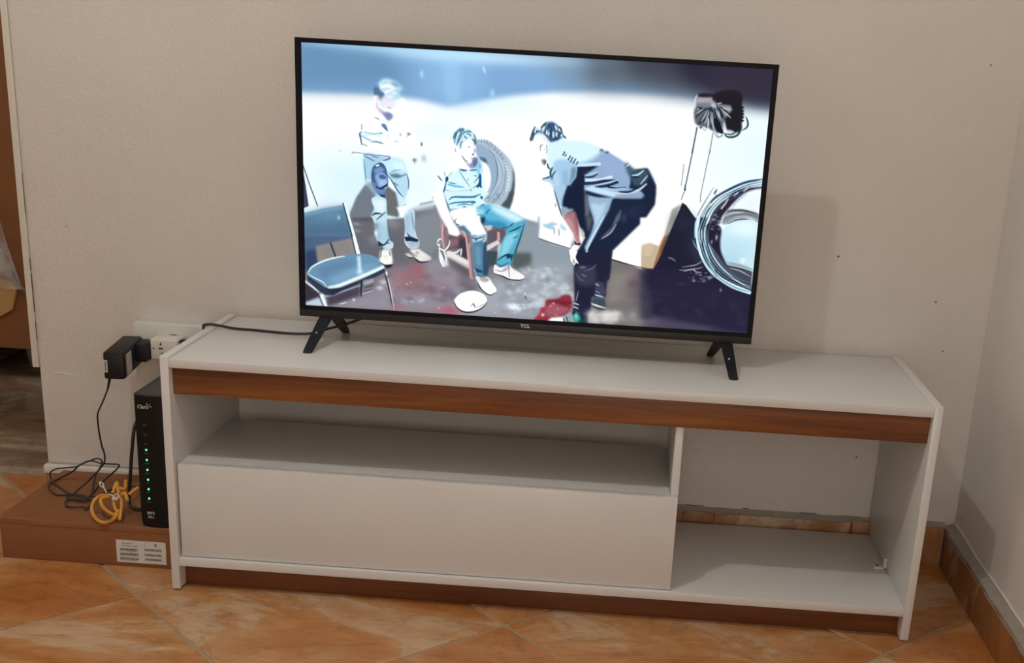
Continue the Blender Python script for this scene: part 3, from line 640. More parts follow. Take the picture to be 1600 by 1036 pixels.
('S','31506e',0.85,0,[256.3,149.0,257.3,139.7,260.8,137.1],1.9),
('S','31506e',0.85,0,[252.5,139.9,255.9,131.7,258.1,124.6],1.9),
('S','31506e',0.85,0,[254.4,120.2,259.2,117.7,261.6,121.0],1.9),
('S','31506e',0.85,0,[265.3,124.2,271.3,126.2,272.6,128.4],1.9),
('S','31506e',0.85,0,[261.8,127.9,266.7,133.3],1.9),
('S','31506e',0.85,0,[268.8,119.4,273.6,122.6],1.9),
('S','31506e',0.85,0,[277.3,124.7,280.4,131.4,281.0,140.6],1.9),
('S','31506e',0.85,0,[273.9,132.9,277.5,135.0,280.0,139.5],1.9),
('S','31506e',0.85,0,[253.2,118.0,256.9,124.7,254.7,129.4],1.9),
('S','31506e',0.85,0,[259.4,126.8,261.7,123.3,267.6,120.6],1.9),
('S','4a6c88',1,0.5,[277.4,131.6,280.2,137.2,279.5,141.9],3.5),
('C','4d7290',0.8,0.6,[253.2,118.0,260.3,117.0,260.5,122.2,254.5,123.7]),
('S','6a5c78',1,0,[268.2,145.4,271.8,144.9],1.3),
('S','8a7c98',1,0,[246.7,148.4,248.6,151.8,248.0,154.7],1.2),
('S','6a6c88',1,0,[277.8,146.6,279.8,151.1,279.3,154.6],1.2),
('C','4a4660',1,0,[275.7,156.0,278.1,154.7,278.2,158.2,275.7,157.2]),
('S','5a5674',1,0,[258.9,159.3,263.9,166.0,268.8,168.6],1.6),
('S','9a90a8',1,0,[273.5,163.1,278.3,162.3],1.2),
('C','8f96b8',1,0.8,[262.7,166.1,270.1,171.5,274.9,170.0,278.3,165.2,284.2,161.3,285.7,169.4,282.3,176.6,275.1,179.4,270.2,175.0]),
('C','4c6c98',0.8,1,[275.9,165.3,280.0,160.4,284.0,162.5,284.0,173.0,278.6,175.1]),
('C','d9f6fc',1,0.4,[253.4,180.7,267.9,181.0,287.1,176.3,291.5,164.4,293.1,176.0,293.3,225.1,232.6,228.7,230.0,219.8,233.3,200.7,235.6,193.4,247.5,186.9]),
('P','1f6a9a',1,0,[254.6,180.6,267.9,181.0,266.8,184.0,259.5,184.0]),
('P','1f689a',1,0,[271.5,181.4,284.7,178.8,284.2,181.8,272.8,183.0]),
('C','8fd0ec',1,0.5,[282.2,174.3,288.1,171.6,289.7,185.6,285.0,188.2]),
('P','4a98c4',1,0.4,[286.6,160.0,290.5,169.1,291.9,178.4,288.3,176.3]),
('C','0d4a78',1,0,[233.2,195.9,237.4,193.9,237.5,200.4,233.9,203.0,234.6,205.3,233.3,204.2]),
('S','2c6888',1,0,[220.4,193.7,227.2,201.0],1.8),
('S','5890a4',1,0,[230.6,186.7,233.1,193.6],1.2),
('S','70a0b0',1,0,[238.0,192.1,245.1,185.8],1.2),
('S','0e5a7c',1,0,[234.5,202.9,232.3,212.5,230.6,219.8,231.4,228.7],2.6),
('S','2a7c9c',1,0,[238.2,203.3,250.3,204.4],1.8),
('S','3a9cc0',1,0,[237.0,206.3,248.0,208.1,263.8,209.5],2.6),
('P','7fd6f0',0.8,0.6,[237.0,205.2,254.0,206.5,263.8,209.5,248.0,210.4]),
('S','5c98ac',1,0,[233.6,215.4,247.0,217.0,271.1,213.2],1.3),
('S','48848c',1,0,[254.7,182.9,263.4,195.3,273.4,207.7],1.3),
('C','0f4f80',1,0,[287.4,188.0,291.0,187.8,292.1,204.3,292.8,208.9,287.9,206.9,286.2,210.5,284.3,207.1,277.1,210.5,285.4,203.5,287.7,197.4]),
('S','2c84ac',1,0,[279.3,201.5,285.2,194.1,287.5,190.4],1.8),
('S','3c90b4',1,0,[279.0,189.7,285.1,190.5],1.6),
('S','1f6c98',1,0,[275.1,224.2,283.5,221.4,290.6,217.4],3),
('S','2f86b0',1,0,[242.3,226.2,264.2,225.5,276.2,223.0],2.4),
('G','2c6c84',0.8,0,[274.8,213.6,1.2,1.6]),
('C','0c5070',1,0,[291.4,220.9,294.4,220.7,293.9,225.0,292.1,225.1]),
('S','609cb0',1,0,[268.9,198.6,270.7,194.9],1.2),
('S','bfe8f4',1,0,[287.9,164.6,291.9,176.1,292.2,187.8],2),
('C','d6f4fb',1,0.4,[232.0,218.4,301.0,214.3,296.5,226.5,294.4,237.3,284.8,241.5,243.5,246.3,237.2,239.5]),
('S','1a6088',1,0,[229.5,218.6,233.4,230.2,238.5,241.9,242.4,252.4],2.8),
('S','1c6c98',1,0,[239.5,231.0,246.7,225.9,264.9,224.8,279.4,223.3,291.4,218.4],3),
('P','2a80b0',1,0,[264.9,224.8,281.8,222.6,284.3,224.8,272.2,226.1]),
('S','2078a4',1,0,[238.4,238.3,250.5,234.6,274.8,231.9,282.1,230.9],2.6),
('C','1a6ca0',1,0,[276.1,233.0,282.1,230.9,283.4,233.2,277.3,234.7]),
('S','38809c',1,0,[253.1,238.6,265.2,236.1,279.8,237.0],1.8),
('P','2c78a0',1,0,[242.2,245.8,258.0,243.1,243.5,247.5]),
('C','175c80',1,0,[290.3,222.1,295.2,222.4,293.5,226.6,291.6,225.6]),
('G','4c8494',0.9,0,[265.3,240.8,2.2,1.5]),
('S','1a5878',1,0,[236.0,237.2,237.4,247.9,242.5,258.4],1.6),
('G','204050',0.9,0,[244.4,259.5,1.2,1.2]),
('S','1f5c80',1,0,[290.8,237.5,296.8,234.8,295.7,238.4],2.4),
('C','fcffff',1,0.3,[243.5,247.5,284.8,241.5,292.7,262.6,303.0,281.3,302.0,286.2,292.2,288.0,279.9,287.5,260.0,274.2,247.5,262.9]),
('C','5cb4d8',1,0.3,[284.8,241.5,299.2,234.6,311.4,235.1,338.3,241.8,364.4,254.6,363.6,265.5,341.8,269.2,324.7,271.5,297.7,265.9,292.5,254.2]),
('C','d9f6fb',0.95,3,[310.2,235.2,338.3,241.8,363.1,253.5,353.7,261.3,335.2,255.2,311.6,243.4]),
('C','2a7cae',0.75,2,[297.3,253.9,304.9,260.6,324.4,260.7,336.8,267.1,324.7,271.5,300.2,266.9]),
('P','14304e',1,0.5,[293.1,256.5,298.6,253.8,299.4,262.2,296.5,267.2,293.3,263.7]),
('S','2f789c',1,0,[299.6,248.9,307.9,241.3],2),
('S','2f789c',1,0,[300.9,251.3,304.3,242.7],1.6),
('S','1d5c80',1,0,[327.2,271.3,339.3,268.2,344.0,263.1],2.4),
('S','3484a8',1,0,[285.1,252.2,297.3,251.5],1.6),
('C','a5def0',0.8,1,[284.8,242.7,297.0,243.1,296.0,250.4,286.3,251.0]),
('P','406e90',1,0,[247.6,266.5,253.5,257.7,250.0,267.6]),
('S','40708e',1,0,[247.6,267.1,256.2,270.8],1.8),
('P','4c7a98',1,0.6,[255.1,273.3,264.8,270.3,277.3,282.8,276.2,286.5,266.3,281.1]),
('S','3c6480',1,0,[252.5,269.8,257.4,269.5],1.4),
('C','54abc8',1,0.3,[339.3,268.2,364.4,255.8,364.9,266.6,357.1,287.6,350.5,307.5,349.8,319.8,344.0,330.0,329.4,335.8,321.6,325.2,324.8,309.1,330.2,289.3]),
('C','9adcee',0.75,2,[331.5,289.2,344.6,278.7,354.3,278.1,343.0,301.9,336.0,314.5,326.4,321.2]),
('S','16486c',1,0,[339.6,276.6,351.6,271.0,359.9,265.7],2.6),
('S','1d5c80',1,0,[340.5,268.1,346.4,261.7],2),
('S','17486a',1,0,[364.6,260.6,358.3,285.1,351.7,307.4,349.8,322.2],2.6),
('S','123c5c',1,0,[322.8,323.9,336.0,314.5,348.3,313.8],3),
('P','123c60',1,0,[336.0,314.5,348.3,315.0,345.0,323.8,337.5,320.5]),
('S','2a6c90',1,0,[346.1,287.1,354.5,281.7],2),
('S','1c5074',1,0,[326.7,328.6,338.8,324.1],2),
('P','cfeaf2',1,0.5,[324.2,290.9,328.4,289.4,322.7,321.5,320.7,315.5]),
('C','6d9ab4',1,0.3,[277.5,287.7,290.9,285.6,303.1,283.7,302.5,305.6,302.3,339.4,285.0,340.5,280.7,317.9]),
('C','cfe6ee',0.85,1.2,[280.0,289.9,301.9,285.0,301.1,298.4,286.4,301.7]),
('S','2c5674',1,0,[278.8,290.0,286.1,290.8,300.7,286.2],2.6),
('S','3c6682',1,0,[281.4,298.4,291.2,296.5,300.8,288.7],2),
('S','2a506e',1,0,[283.8,294.6,287.4,291.9],2),
('P','33577a',1,1,[296.3,301.1,303.3,290.9,303.5,339.4,299.8,339.6]),
('P','86b2c8',0.6,1.5,[282.8,304.4,291.4,303.8,294.9,339.9,286.3,340.5]),
('P','fdfcff',1,0.3,[208.9,219.8,230.7,218.5,237.3,241.9,247.5,265.3,256.4,276.8,259.6,285.1,254.2,289.7,248.0,288.3,240.6,286.3,236.7,275.6,225.4,258.2]),
('P','b48e94',1,0,[226.1,264.2,230.4,265.1,234.3,309.8,231.2,310.0,227.9,295.6]),
('C','8a7078',1,0,[231.8,277.1,238.0,278.0,237.2,301.1,232.3,300.2]),
('S','d8b4b8',1,0,[231.6,266.3,229.6,285.7,233.1,309.9],1.6),
('P','5c4850',1,0.8,[240.7,288.7,248.1,289.5,254.2,290.3,260.3,286.3,269.0,290.6,272.3,324.6,261.1,320.4,255.9,308.5,239.9,311.9]),
('P','8d6f74',0.8,2,[240.8,294.8,256.7,290.2,258.1,301.0,242.4,311.7]),
('P','3a3440',0.8,1,[256.7,293.8,269.0,293.0,272.9,327.0,259.8,320.5]),
('P','b8909a',1,0,[258.8,277.9,268.8,283.3,280.1,340.8,273.9,341.2,268.3,290.7,260.2,283.9]),
('S','e0bcc0',1,0,[260.1,279.0,267.6,285.8,273.5,324.5],1.6),
('P','9c7078',1,0,[273.8,287.9,277.5,290.1,281.2,336.3,277.5,336.6]),
('P','cfc3cd',1,0,[297.2,269.5,311.2,267.5,311.4,273.5,304.1,277.6,302.8,274.0]),
('P','5c5a60',1,0.8,[304.1,277.6,329.7,272.4,334.8,279.3,325.7,299.3,321.7,289.8,303.6,300.6]),
('P','dfd3da',1,0,[302.4,301.9,321.7,291.0,325.6,295.6,303.9,310.4]),
('P','a8606c',1,0,[316.2,309.6,321.0,306.9,320.0,314.3]),
('P','6a4e56',0.7,1.5,[312.5,271.0,333.3,272.2,322.8,287.3,318.0,290.0]),
('P','caa0a8',1,0,[320.1,277.8,324.3,277.5,325.4,292.0,320.5,291.1]),
('P','3a4450',1,1,[302.7,310.5,322.3,309.2,319.4,331.5,304.6,334.9]),
('P','e9edf2',1,0.3,[236.9,315.8,243.6,314.1,273.6,329.4,274.5,341.2,245.1,325.0,237.7,323.1]),
('P','b9aeb8',1,0.5,[240.1,322.9,273.8,336.8,273.9,341.2,245.2,327.5]),
('S','f4fbff',1,0,[221.2,300.8,224.8,295.7,228.5,295.5],2.4),
('S','f4fbff',1,0,[221.2,302.1,223.8,305.6,226.2,303.0],2.4),
('S','f4fbff',1,0,[225.0,305.5,226.5,321.3,230.5,337.0,233.0,339.3],2.4),
('S','f4fbff',1,0,[227.7,320.0,231.6,332.0,233.0,338.1],2.4),
('S','f4fbff',1,0,[232.6,317.2,236.4,324.4,234.3,339.3],2.4),
('S','f4fbff',1,0,[242.0,295.9,241.0,304.5,235.0,312.2,230.1,313.7],2.4),
('S','f4fbff',1,0,[223.8,310.4,230.0,312.5,236.3,317.0],2.4),
('S','f4fbff',1,0,[247.4,316.3,254.8,314.6,259.6,309.5],2.4),
('S','f4fbff',1,0,[262.0,308.1,261.1,320.4],2.4),
('P','3c3236',0.45,4,[239.0,326.7,273.8,338.1,276.7,351.5,275.5,356.5,260.5,348.8,245.4,337.4]),
('P','e9e3e4',1,0.3,[237.5,314.5,243.6,314.2,273.6,328.3,274.5,339.3,245.1,325.1,237.7,323.1]),
('P','b9aeb4',0.8,0.5,[240.1,323.0,273.8,335.6,273.9,339.3,245.1,326.3]),
('P','b08c94',1,0,[270.4,299.1,276.5,298.7,283.0,358.5,278.1,357.6,273.5,323.3]),
('S','d8b8bc',1,0,[271.1,301.5,278.0,356.4],1.4),
('P','8c646c',1,0,[276.1,306.1,278.6,305.9,283.5,352.3,281.7,356.1]),
('C','517f9c',1,0.3,[281.4,298.4,301.1,297.2,300.7,327.8,303.9,349.8,287.8,352.0,283.7,338.7,280.7,316.8]),
('P','2a4866',1,1,[298.6,297.4,303.5,297.1,303.0,321.5,308.4,337.2,306.4,350.9,298.9,350.1,298.1,321.8]),
('P','7cb0c8',0.5,2,[284.0,303.1,292.6,302.6,294.8,334.3,287.4,334.8]),
('P','1f4460',1,0,[283.7,338.7,297.5,342.8,297.6,346.5,287.7,345.9]),
('S','a9cad8',1,0,[283.8,339.9,287.8,352.0],1.4),
('P','3a4a54',1,1,[304.0,311.7,321.2,313.0,316.9,330.5,307.2,337.2]),
('S','eef4f8',1,0,[225.1,314.1,226.6,328.7,231.8,340.7],2.6),
('S','eef4f8',1,0,[232.6,316.1,236.5,325.6,235.5,339.2],2.6),
('S','eef4f8',1,0,[227.7,317.6,232.9,333.2,233.0,340.6],2.6),
('P','d4dbe2',0.8,0.4,[232.9,333.2,238.9,323.0,241.7,338.9,230.6,340.8]),
('C','fbfffc',1,0,[286.6,353.3,297.8,355.1,307.7,353.3,316.7,365.1,321.9,372.2,319.7,379.9,311.0,381.7,301.0,377.3,293.2,366.6]),
('C','9a8f98',0.8,1,[292.9,355.4,307.7,354.5,307.9,360.7,298.0,361.3]),
('S','2a2834',1,0,[286.8,359.5,295.8,372.6,303.5,379.6,312.3,382.8,322.1,377.2],2),
('P','c9cdd0',0.8,0.5,[286.6,353.3,290.4,354.3,294.4,366.5,288.1,361.9]),
('C','f4f4f4',1,0,[318.1,331.6,326.9,336.0,341.6,331.4,347.9,335.9,365.6,345.9,367.6,350.7,359.7,354.3,343.6,353.5,332.3,349.2,317.3,345.2]),
('S','1d1c26',1,0,[317.4,346.5,332.3,350.5,343.6,354.7,359.7,354.9,367.6,352.0],2),
('C','b9a8b8',0.8,0.5,[331.9,336.9,341.6,332.6,343.0,336.2,334.5,341.7]),
('L','6a6478',1,0,[341.0,332.7,342.8,349.8],1.3),
('S','8c7c8c',1,0,[318.4,340.2,329.6,342.0,338.1,337.8],1.6),
('P','54afcc',1,0,[321.6,325.3,343.6,319.0,345.2,329.9,329.3,334.6,323.1,332.5]),
('S','1d5c80',1,0,[324.2,330.0,329.3,333.4,341.4,326.5],2),
('P','525c5e',1,3,[349.4,310.1,377.7,308.3,378.4,325.4,354.1,338.0,345.2,329.9]),
('C','fffffe',1,0,[251.6,395.5,262.5,383.5,281.1,377.3,298.6,381.2,307.0,391.9,301.7,402.3,284.5,411.6,265.7,412.2,255.5,405.3]),
('S','241c2c',1,0,[251.6,398.0,256.8,407.7,268.2,413.9,284.5,412.9,299.3,405.0,307.1,394.4],2.4),
('S','3c3c40',1,0,[280.5,403.7,284.1,399.7,286.8,405.8],1.3),
('L','3c3c40',1,0,[284.1,398.4,287.4,404.5],1.1),
('S','6c6c70',1,0,[289.3,405.0,296.7,402.0,301.6,398.5],1),
('N','eef4fa',0.8,0,[345.1,394.5,371.6,404.1,22,2.2]),
('L','f4faff',1,0,[369.8,375.4,370.9,386.6],1.4),
('G','b05060',0.5,0,[245.7,412.2,8,4]),
('P','fefefe',1,0,[512.9,297.5,549.0,256.6,573.3,224.1,573.8,198.1,607.1,196.1,618.7,213.1,603.5,225.9,594.5,265.9,587.3,283.2,579.3,322.1,558.6,323.4,509.4,309.9]),
('P','c3b093',1,0.3,[558.3,285.0,571.4,280.5,586.2,284.5,579.3,322.1,562.2,323.2,558.6,306.8]),
('P','d6c6ac',0.6,2,[560.7,284.8,571.4,281.1,578.0,288.6,572.0,306.0,562.8,313.9]),
('P','a6a99d',1,0.3,[602.8,224.7,617.0,215.0,614.4,226.4,603.6,258.1,597.1,268.1,592.9,268.4,598.9,244.0]),
('P','9a6c48',1,0.5,[592.9,268.4,600.5,265.5,594.1,292.5,585.0,317.4,579.2,321.4,586.4,286.9]),
('P','5c4030',0.8,0.6,[597.1,268.1,603.6,258.1,596.1,286.3,589.0,304.9,590.1,287.9]),
('P','191a30',1,0,[618.6,212.5,625.5,216.3,642.3,236.6,641.9,267.8,650.9,288.9,662.4,307.7,663.2,316.9,580.5,322.1,590.9,298.7,603.6,258.1,614.4,226.4]),
('G','262a44',0.5,0,[623.1,244.9,14,12]),
('S','8c7c94',1,0.4,[602.2,302.3,609.6,303.6,616.0,308.1],1.4),
('P','c3b093',1,0,[561.3,302.1,577.7,301.1,579.2,321.8,559.7,321.8,559.4,309.6]),
('S','2c1a1a',1,0,[509.4,310.2,546.0,319.0,568.3,322.5,579.2,321.8],1.6),
('N','3a3a58',0.35,0,[571.5,359.8,735.0,408.5,26,5]),
('N','584c54',0.3,0,[542.9,329.7,573.4,386.5,14,5]),
('P','191936',0.6,5,[558.7,328.7,601.1,331.3,580.3,407.7,564.3,408.8]),
('L','3c4c58',1,0,[629.6,124.6,621.7,186.6],1.8),
('L','4c5c64',1,0,[622.0,190.1,616.8,207.4],1.3),
('L','4a565c',1,0,[656.7,123.0,652.4,155.6,647.2,199.1,647.6,209.7],1.1),
('L','6a787c',1,0,[616.5,151.9,615.1,185.8],1.1),
('C','2c5060',1,0,[621.0,183.1,623.0,192.9,619.8,192.5]),
('S','4f7484',1,0,[667.0,185.6,656.3,206.8,646.2,228.8,642.8,245.2],1.6),
('S','50707c',1,0,[673.3,196.4,661.5,211.3,652.2,228.4,649.6,240.5],1.4),
('S','3c4c54',0.9,0,[672.6,188.2,668.5,196.7],3),
('S','1f5078',1,0,[743.2,168.3,720.0,173.7,697.2,184.4,674.7,198.7,663.7,209.9],4.2),
('S','7fa8bc',1,0,[743.6,171.8,722.8,178.2,697.8,190.3,682.3,202.9],2.2),
('S','23456a',1,0,[743.3,168.9,708.6,179.1,685.8,189.8],1.6),
('S','bfe2ee',1,0,[744.0,175.8,720.7,181.3,695.7,193.9,676.0,212.8,661.6,239.7],2.4),
('C','221f36',1,0.2,[744.4,179.9,726.8,182.1,715.1,184.5,700.2,190.1,690.5,201.3,680.5,210.1,671.9,221.3,664.9,237.1,661.9,244.0,681.1,242.8,684.8,231.2,692.2,220.1,699.7,210.2,708.3,200.2,720.4,190.1,733.0,184.7,744.6,182.2]),
('L','e8ecf4',0.85,0,[715.6,189.2,721.0,183.6],2.4),
('L','e8ecf4',0.85,0,[700.8,197.1,706.3,192.1],2.4),
('L','e8ecf4',0.85,0,[687.8,210.9,691.8,202.4],2.4),
('L','e8ecf4',0.85,0,[682.5,218.3,686.7,212.1],2.4),
('S','88a8b4',1,0,[699.2,218.5,706.5,206.2,721.8,192.4],1.4),
('G','e4e8f8',0.4,0,[729.5,209.5,12,10]),
('C','7a828a',1,0.3,[693.4,220.0,706.4,218.0,722.0,218.3,742.8,222.9,743.4,234.8,730.4,230.8,713.7,231.8,699.8,237.4,693.0,242.1,685.9,242.6,687.3,232.2]),
('S','2f343c',1,0,[692.4,222.4,706.5,219.2,722.1,219.4,741.7,224.2],2.4),
('S','c4ccd0',1,0,[689.5,229.7,701.0,224.3,718.7,222.0],2),
('S','5c6268',1,0,[687.7,235.8,701.4,229.0,725.0,225.2,742.2,228.9],2),
('S','23262e',1,0,[694.2,242.0,709.2,235.1,723.4,233.0,742.9,236.0],3),
('S','9aa4aa',1,0,[701.7,231.4,720.5,227.8,737.5,230.4],2.2),
('S','1f4a66',1,0,[664.3,215.8,658.1,228.0,654.7,243.7],2.6),
('S','2c5870',1,0,[670.9,209.5,660.3,225.5,652.3,243.9],1.8),
('S','d4f2fa',1,0,[669.2,217.9,660.9,232.6,657.1,244.3],3),
('N','d8dcec',0.8,0,[670.1,227.3,685.8,241.8,8,1.2]),
('C','cfeaf6',1,0,[686.9,253.7,696.7,242.3,714.0,235.3,741.8,237.2,742.4,279.1,742.6,317.9,700.4,308.4,689.0,289.6,685.5,271.7]),
('G','b4dcec',0.7,0,[706.1,278.9,30,16]),
('G','a9cfe0',0.6,0,[701.9,298.5,20,8]),
('G','e8fbff',0.8,0,[724.8,247.8,20,10]),
('G','f0ffff',0.8,0,[725.0,299.5,3,3]),
('S','8a94a0',1,1,[700.0,304.7,721.0,308.3,743.5,314.2],4),
('P','3f4656',1,0.5,[701.6,308.3,742.6,317.9,742.9,344.9,710.7,327.3,699.8,315.7]),
('S','a8a8b4',1,0,[704.5,313.0,721.8,316.8,740.9,325.4],2),
('S','2a2e3e',1,0,[703.0,310.6,721.5,313.2,742.6,317.9],2.6),
('C','1e1b30',1,0.2,[661.7,240.8,683.9,247.9,685.5,271.7,689.0,289.6,702.0,313.1,691.5,304.1,675.2,284.5,665.7,273.0,661.7,255.2]),
('G','d0d4e4',0.8,0,[678.9,264.9,1.4,3]),
('G','b8bccc',0.8,0,[671.7,272.6,1,2]),
('N','b8bcd0',0.8,0,[662.2,233.7,686.9,253.7,7,1.4]),
('P','4a5468',1,0.3,[671.2,281.1,683.1,292.4,700.8,313.2,723.0,329.0,742.4,340.0,742.8,344.3,717.4,334.2,695.2,318.5,679.0,300.0]),
('P','121c38',1,0.2,[641.9,234.9,661.0,233.7,659.9,248.1,661.6,281.7,677.5,311.0,693.7,328.3,743.2,348.6,742.6,354.3,699.7,340.3,676.3,324.5,656.0,301.4,646.9,280.1]),
('S','d6f4fc',1,0,[646.7,234.6,646.4,252.5,650.2,276.3,658.0,296.4,670.6,315.1,686.4,328.8,712.2,343.2,741.0,351.2],6),
('S','9cc8dc',0.85,0,[659.6,301.2,673.2,317.4,694.3,334.4,718.6,346.4,742.1,349.9],4),
('S','b9e4f2',1,0,[658.5,245.8,658.8,263.8,662.5,285.2,670.9,305.3,680.7,319.4],3.4),
('S','16303e',1,0,[651.2,252.2,653.6,273.7,660.4,296.3,673.0,315.0],2.6),
('S','eefcff',1,0,[653.1,253.3,655.0,276.0],2.6),
('S','c4e4f0',1,0,[665.9,275.4,673.3,290.6,687.1,309.2,705.6,325.1,723.7,336.3,741.5,343.8],2.6),
('S','2a4458',1,0,[663.3,273.1,671.1,293.2,684.9,311.8,704.6,327.7,741.9,347.4],2.4),
('S','d8f2fa',1,0,[664.6,233.5,659.7,245.7],4),
('S','1f3a4c',1,0,[656.2,234.0,654.8,244.8],2),
('S','6c98ac',1,0,[640.7,270.9,644.4,279.1,651.3,288.3],2),
('S','b9dcec',1,0,[642.5,242.0,644.1,268.3],2.4),
('S','e8f8ff',1,0,[686.3,327.6,706.7,337.3,740.8,348.7],2.4),
('S','b9b0bc',0.8,0,[626.8,316.6,648.4,311.6,658.7,304.9],1.8),
('S','b9b0bc',0.8,0,[622.4,321.8,634.5,321.0,651.3,317.5,660.8,314.5],1.8),
('S','b9b0bc',0.8,0,[629.9,323.8,641.7,319.4,649.2,321.3],1.8),
('S','b9b0bc',0.8,0,[646.3,316.6,649.3,322.6,659.1,323.2],1.8),
('N','a8a0ac',0.8,0,[639.5,321.9,687.3,338.6,30,1.4]),
('S','88809c',0.8,0,[602.6,302.3,610.0,304.3,615.1,307.6],1.6),
('G','b0b0c0',0.7,0,[693.3,350.5,1.2,2]),
('G','3a3a4c',0.5,0,[629.1,344.7,6,2]),
('S','2c4a5e',0.9,0,[742.7,169.3,720.0,174.6,697.8,185.8,675.7,199.1,659.2,219.2,650.1,245.0,648.4,260.4,653.1,279.5,664.5,303.5,687.3,328.1,712.5,342.2,741.4,350.8],1.2),
('S','e4f6fc',0.8,0,[742.9,171.1,720.6,176.3,698.9,187.3,677.2,200.3,661.0,220.0,652.2,245.3,650.5,260.3,655.1,279.1,666.2,302.6,688.7,326.7,713.3,340.4,741.6,348.9],1.2),
('S','1c3444',0.9,0,[743.0,172.9,721.3,178.0,700.0,188.8,678.8,201.5,662.9,220.8,654.3,245.6,652.6,260.3,657.1,278.7,668.0,301.7,690.0,325.2,714.1,338.7,741.8,347.0],1.3),
('S','b4dcea',0.8,0,[743.2,174.7,721.9,179.7,701.1,190.3,680.3,202.7,664.8,221.6,656.3,245.9,654.7,260.3,659.1,278.3,669.8,300.8,691.3,323.8,714.9,337.0,742.0,345.1],1.1),
('S','1a2c40',0.9,0,[743.4,176.5,722.5,181.4,702.1,191.7,681.8,204.0,666.6,222.4,658.4,246.1,656.8,260.3,661.2,277.9,671.6,299.9,692.6,322.4,715.7,335.3,742.2,343.3],1.2),
('S','dceef4',0.7,0,[743.6,178.3,723.2,183.1,703.2,193.2,683.4,205.2,668.5,223.2,660.5,246.4,658.9,260.2,663.2,277.4,673.4,299.0,694.0,321.0,716.5,333.6,742.4,341.4],1.0),
('S','22304a',0.8,0,[743.8,180.5,724.0,185.2,704.6,195.0,685.3,206.7,670.9,224.2,663.0,246.8,661.5,260.2,665.7,276.9,675.6,297.9,695.6,319.2,717.5,331.5,742.7,339.0],1.3),
('S','7c90a4',0.7,0,[744.1,183.2,724.9,187.7,706.2,197.3,687.6,208.5,673.7,225.4,666.1,247.2,664.7,260.2,668.7,276.3,678.3,296.5,697.6,317.1,718.8,328.9,743.0,336.2],0.9),
('C','1c1822',1,0.8,[627.9,46.5,638.0,42.1,654.3,42.3,658.7,39.2,677.0,35.4,693.3,36.2,699.9,43.6,699.9,56.0,703.5,69.3,702.5,82.9,701.5,96.5,692.2,98.2,680.2,95.5,673.9,77.7,660.6,60.4,656.4,52.8]),
('C','17151f',1,0.6,[671.2,48.6,694.2,45.1,699.2,60.5,700.4,85.3,696.8,96.8,684.9,95.2,676.6,82.1]),
('P','b0a0a4',1,0.4,[629.3,49.3,652.5,47.4,654.2,54.0,628.7,56.0]),
('P','76808e',1,0.3,[628.2,56.6,650.8,55.3,652.6,62.0,627.7,64.5]),
('S','d8e4ea',1,0,[629.5,44.2,626.0,52.2,626.1,63.5],1.8),
('C','5c6470',1,0.5,[628.2,63.9,656.1,62.3,673.0,67.6,674.5,84.5,669.0,100.7,659.4,98.9,649.5,93.8,634.0,91.3,627.5,83.7]),
('P','8a929c',1,0.5,[659.2,57.1,682.6,58.1,685.6,64.6,676.2,77.6,665.6,63.5]),
('S','171b26',0.9,0,[653.8,61.9,640.3,68.3,630.5,76.8],2.6),
('S','171b26',0.9,0,[652.7,63.1,642.0,75.0,633.9,90.2],2.6),
('S','171b26',0.9,0,[652.8,64.2,645.9,79.3,636.2,88.9],2.6),
('S','171b26',0.9,0,[654.1,65.3,650.6,79.0,647.3,95.1],2.6),
('S','171b26',0.9,0,[655.3,66.3,657.8,80.9,663.9,96.4],2.6),
('S','171b26',0.9,0,[657.4,64.0,662.2,78.4,669.0,88.2],2.6),
('S','171b26',0.9,0,[660.6,60.4,671.2,73.3,674.5,84.5],2.6),
('S','171b26',0.9,0,[665.3,60.1,677.7,68.5,685.3,74.8],2.6),
('S','171b26',0.9,0,[629.4,64.4,637.8,66.2,628.4,80.3],2.6),
('S','171b26',0.9,0,[654.0,64.2,654.5,83.3,654.5,97.0],2.6),
('S','171b26',0.9,0,[665.5,62.4,668.8,73.5,667.7,87.1],2.6),
('S','c4ccd4',0.85,0,[640.1,66.1,630.2,73.4],2),
('S','c4ccd4',0.85,0,[647.2,66.8,638.2,85.4],2),
('S','c4ccd4',0.85,0,[649.7,68.9,644.4,88.4],2),
('S','c4ccd4',0.85,0,[660.0,66.1,666.9,78.1],2),
('S','c4ccd4',0.85,0,[663.7,68.1,669.7,82.5],2),
('S','c4ccd4',0.85,0,[673.0,67.6,684.4,77.1],2),
('S','c4ccd4',0.85,0,[670.2,63.2,684.3,64.1],2),
('S','c4ccd4',0.85,0,[660.3,57.1,668.3,54.9],2),
('S','c4ccd4',0.85,0,[654.5,69.8,657.3,88.8],2),
('S','c4ccd4',0.85,0,[631.8,65.4,630.9,67.7],2),
('S','aab6c0',1,0,[652.0,68.8,654.5,83.3,660.4,96.6,665.8,104.3],2),
('S','9aa8b4',1,0,[672.7,77.8,674.4,95.8,670.6,106.3,664.6,104.4],2),
('C','101220',1,0,[658.7,78.6,667.5,84.9,674.8,100.3,669.0,100.7,661.3,94.3]),
('C','cfe6f0',1,0.3,[681.4,95.4,691.0,97.1,690.1,100.6,684.2,99.8]),
('S','2a3c4a',1,0,[676.0,100.3,681.2,105.7,690.6,105.7,698.4,101.3,702.2,92.0,701.5,85.2],3.4),
('S','34424e',1,0,[708.0,73.5,711.8,82.3,711.3,89.2,704.8,94.7],3),
('S','3a4e5c',1,0,[678.4,101.3,687.9,101.9,696.8,96.8],2.6),
('S','8aa0ac',1,0,[659.6,101.2,667.2,107.6,676.3,103.7],1.6),
('S','98acb8',1,0,[641.3,94.3,645.3,98.6,647.2,94.0],1.4),
('S','e4eef4',1,0,[649.4,79.1,649.5,93.8],2),
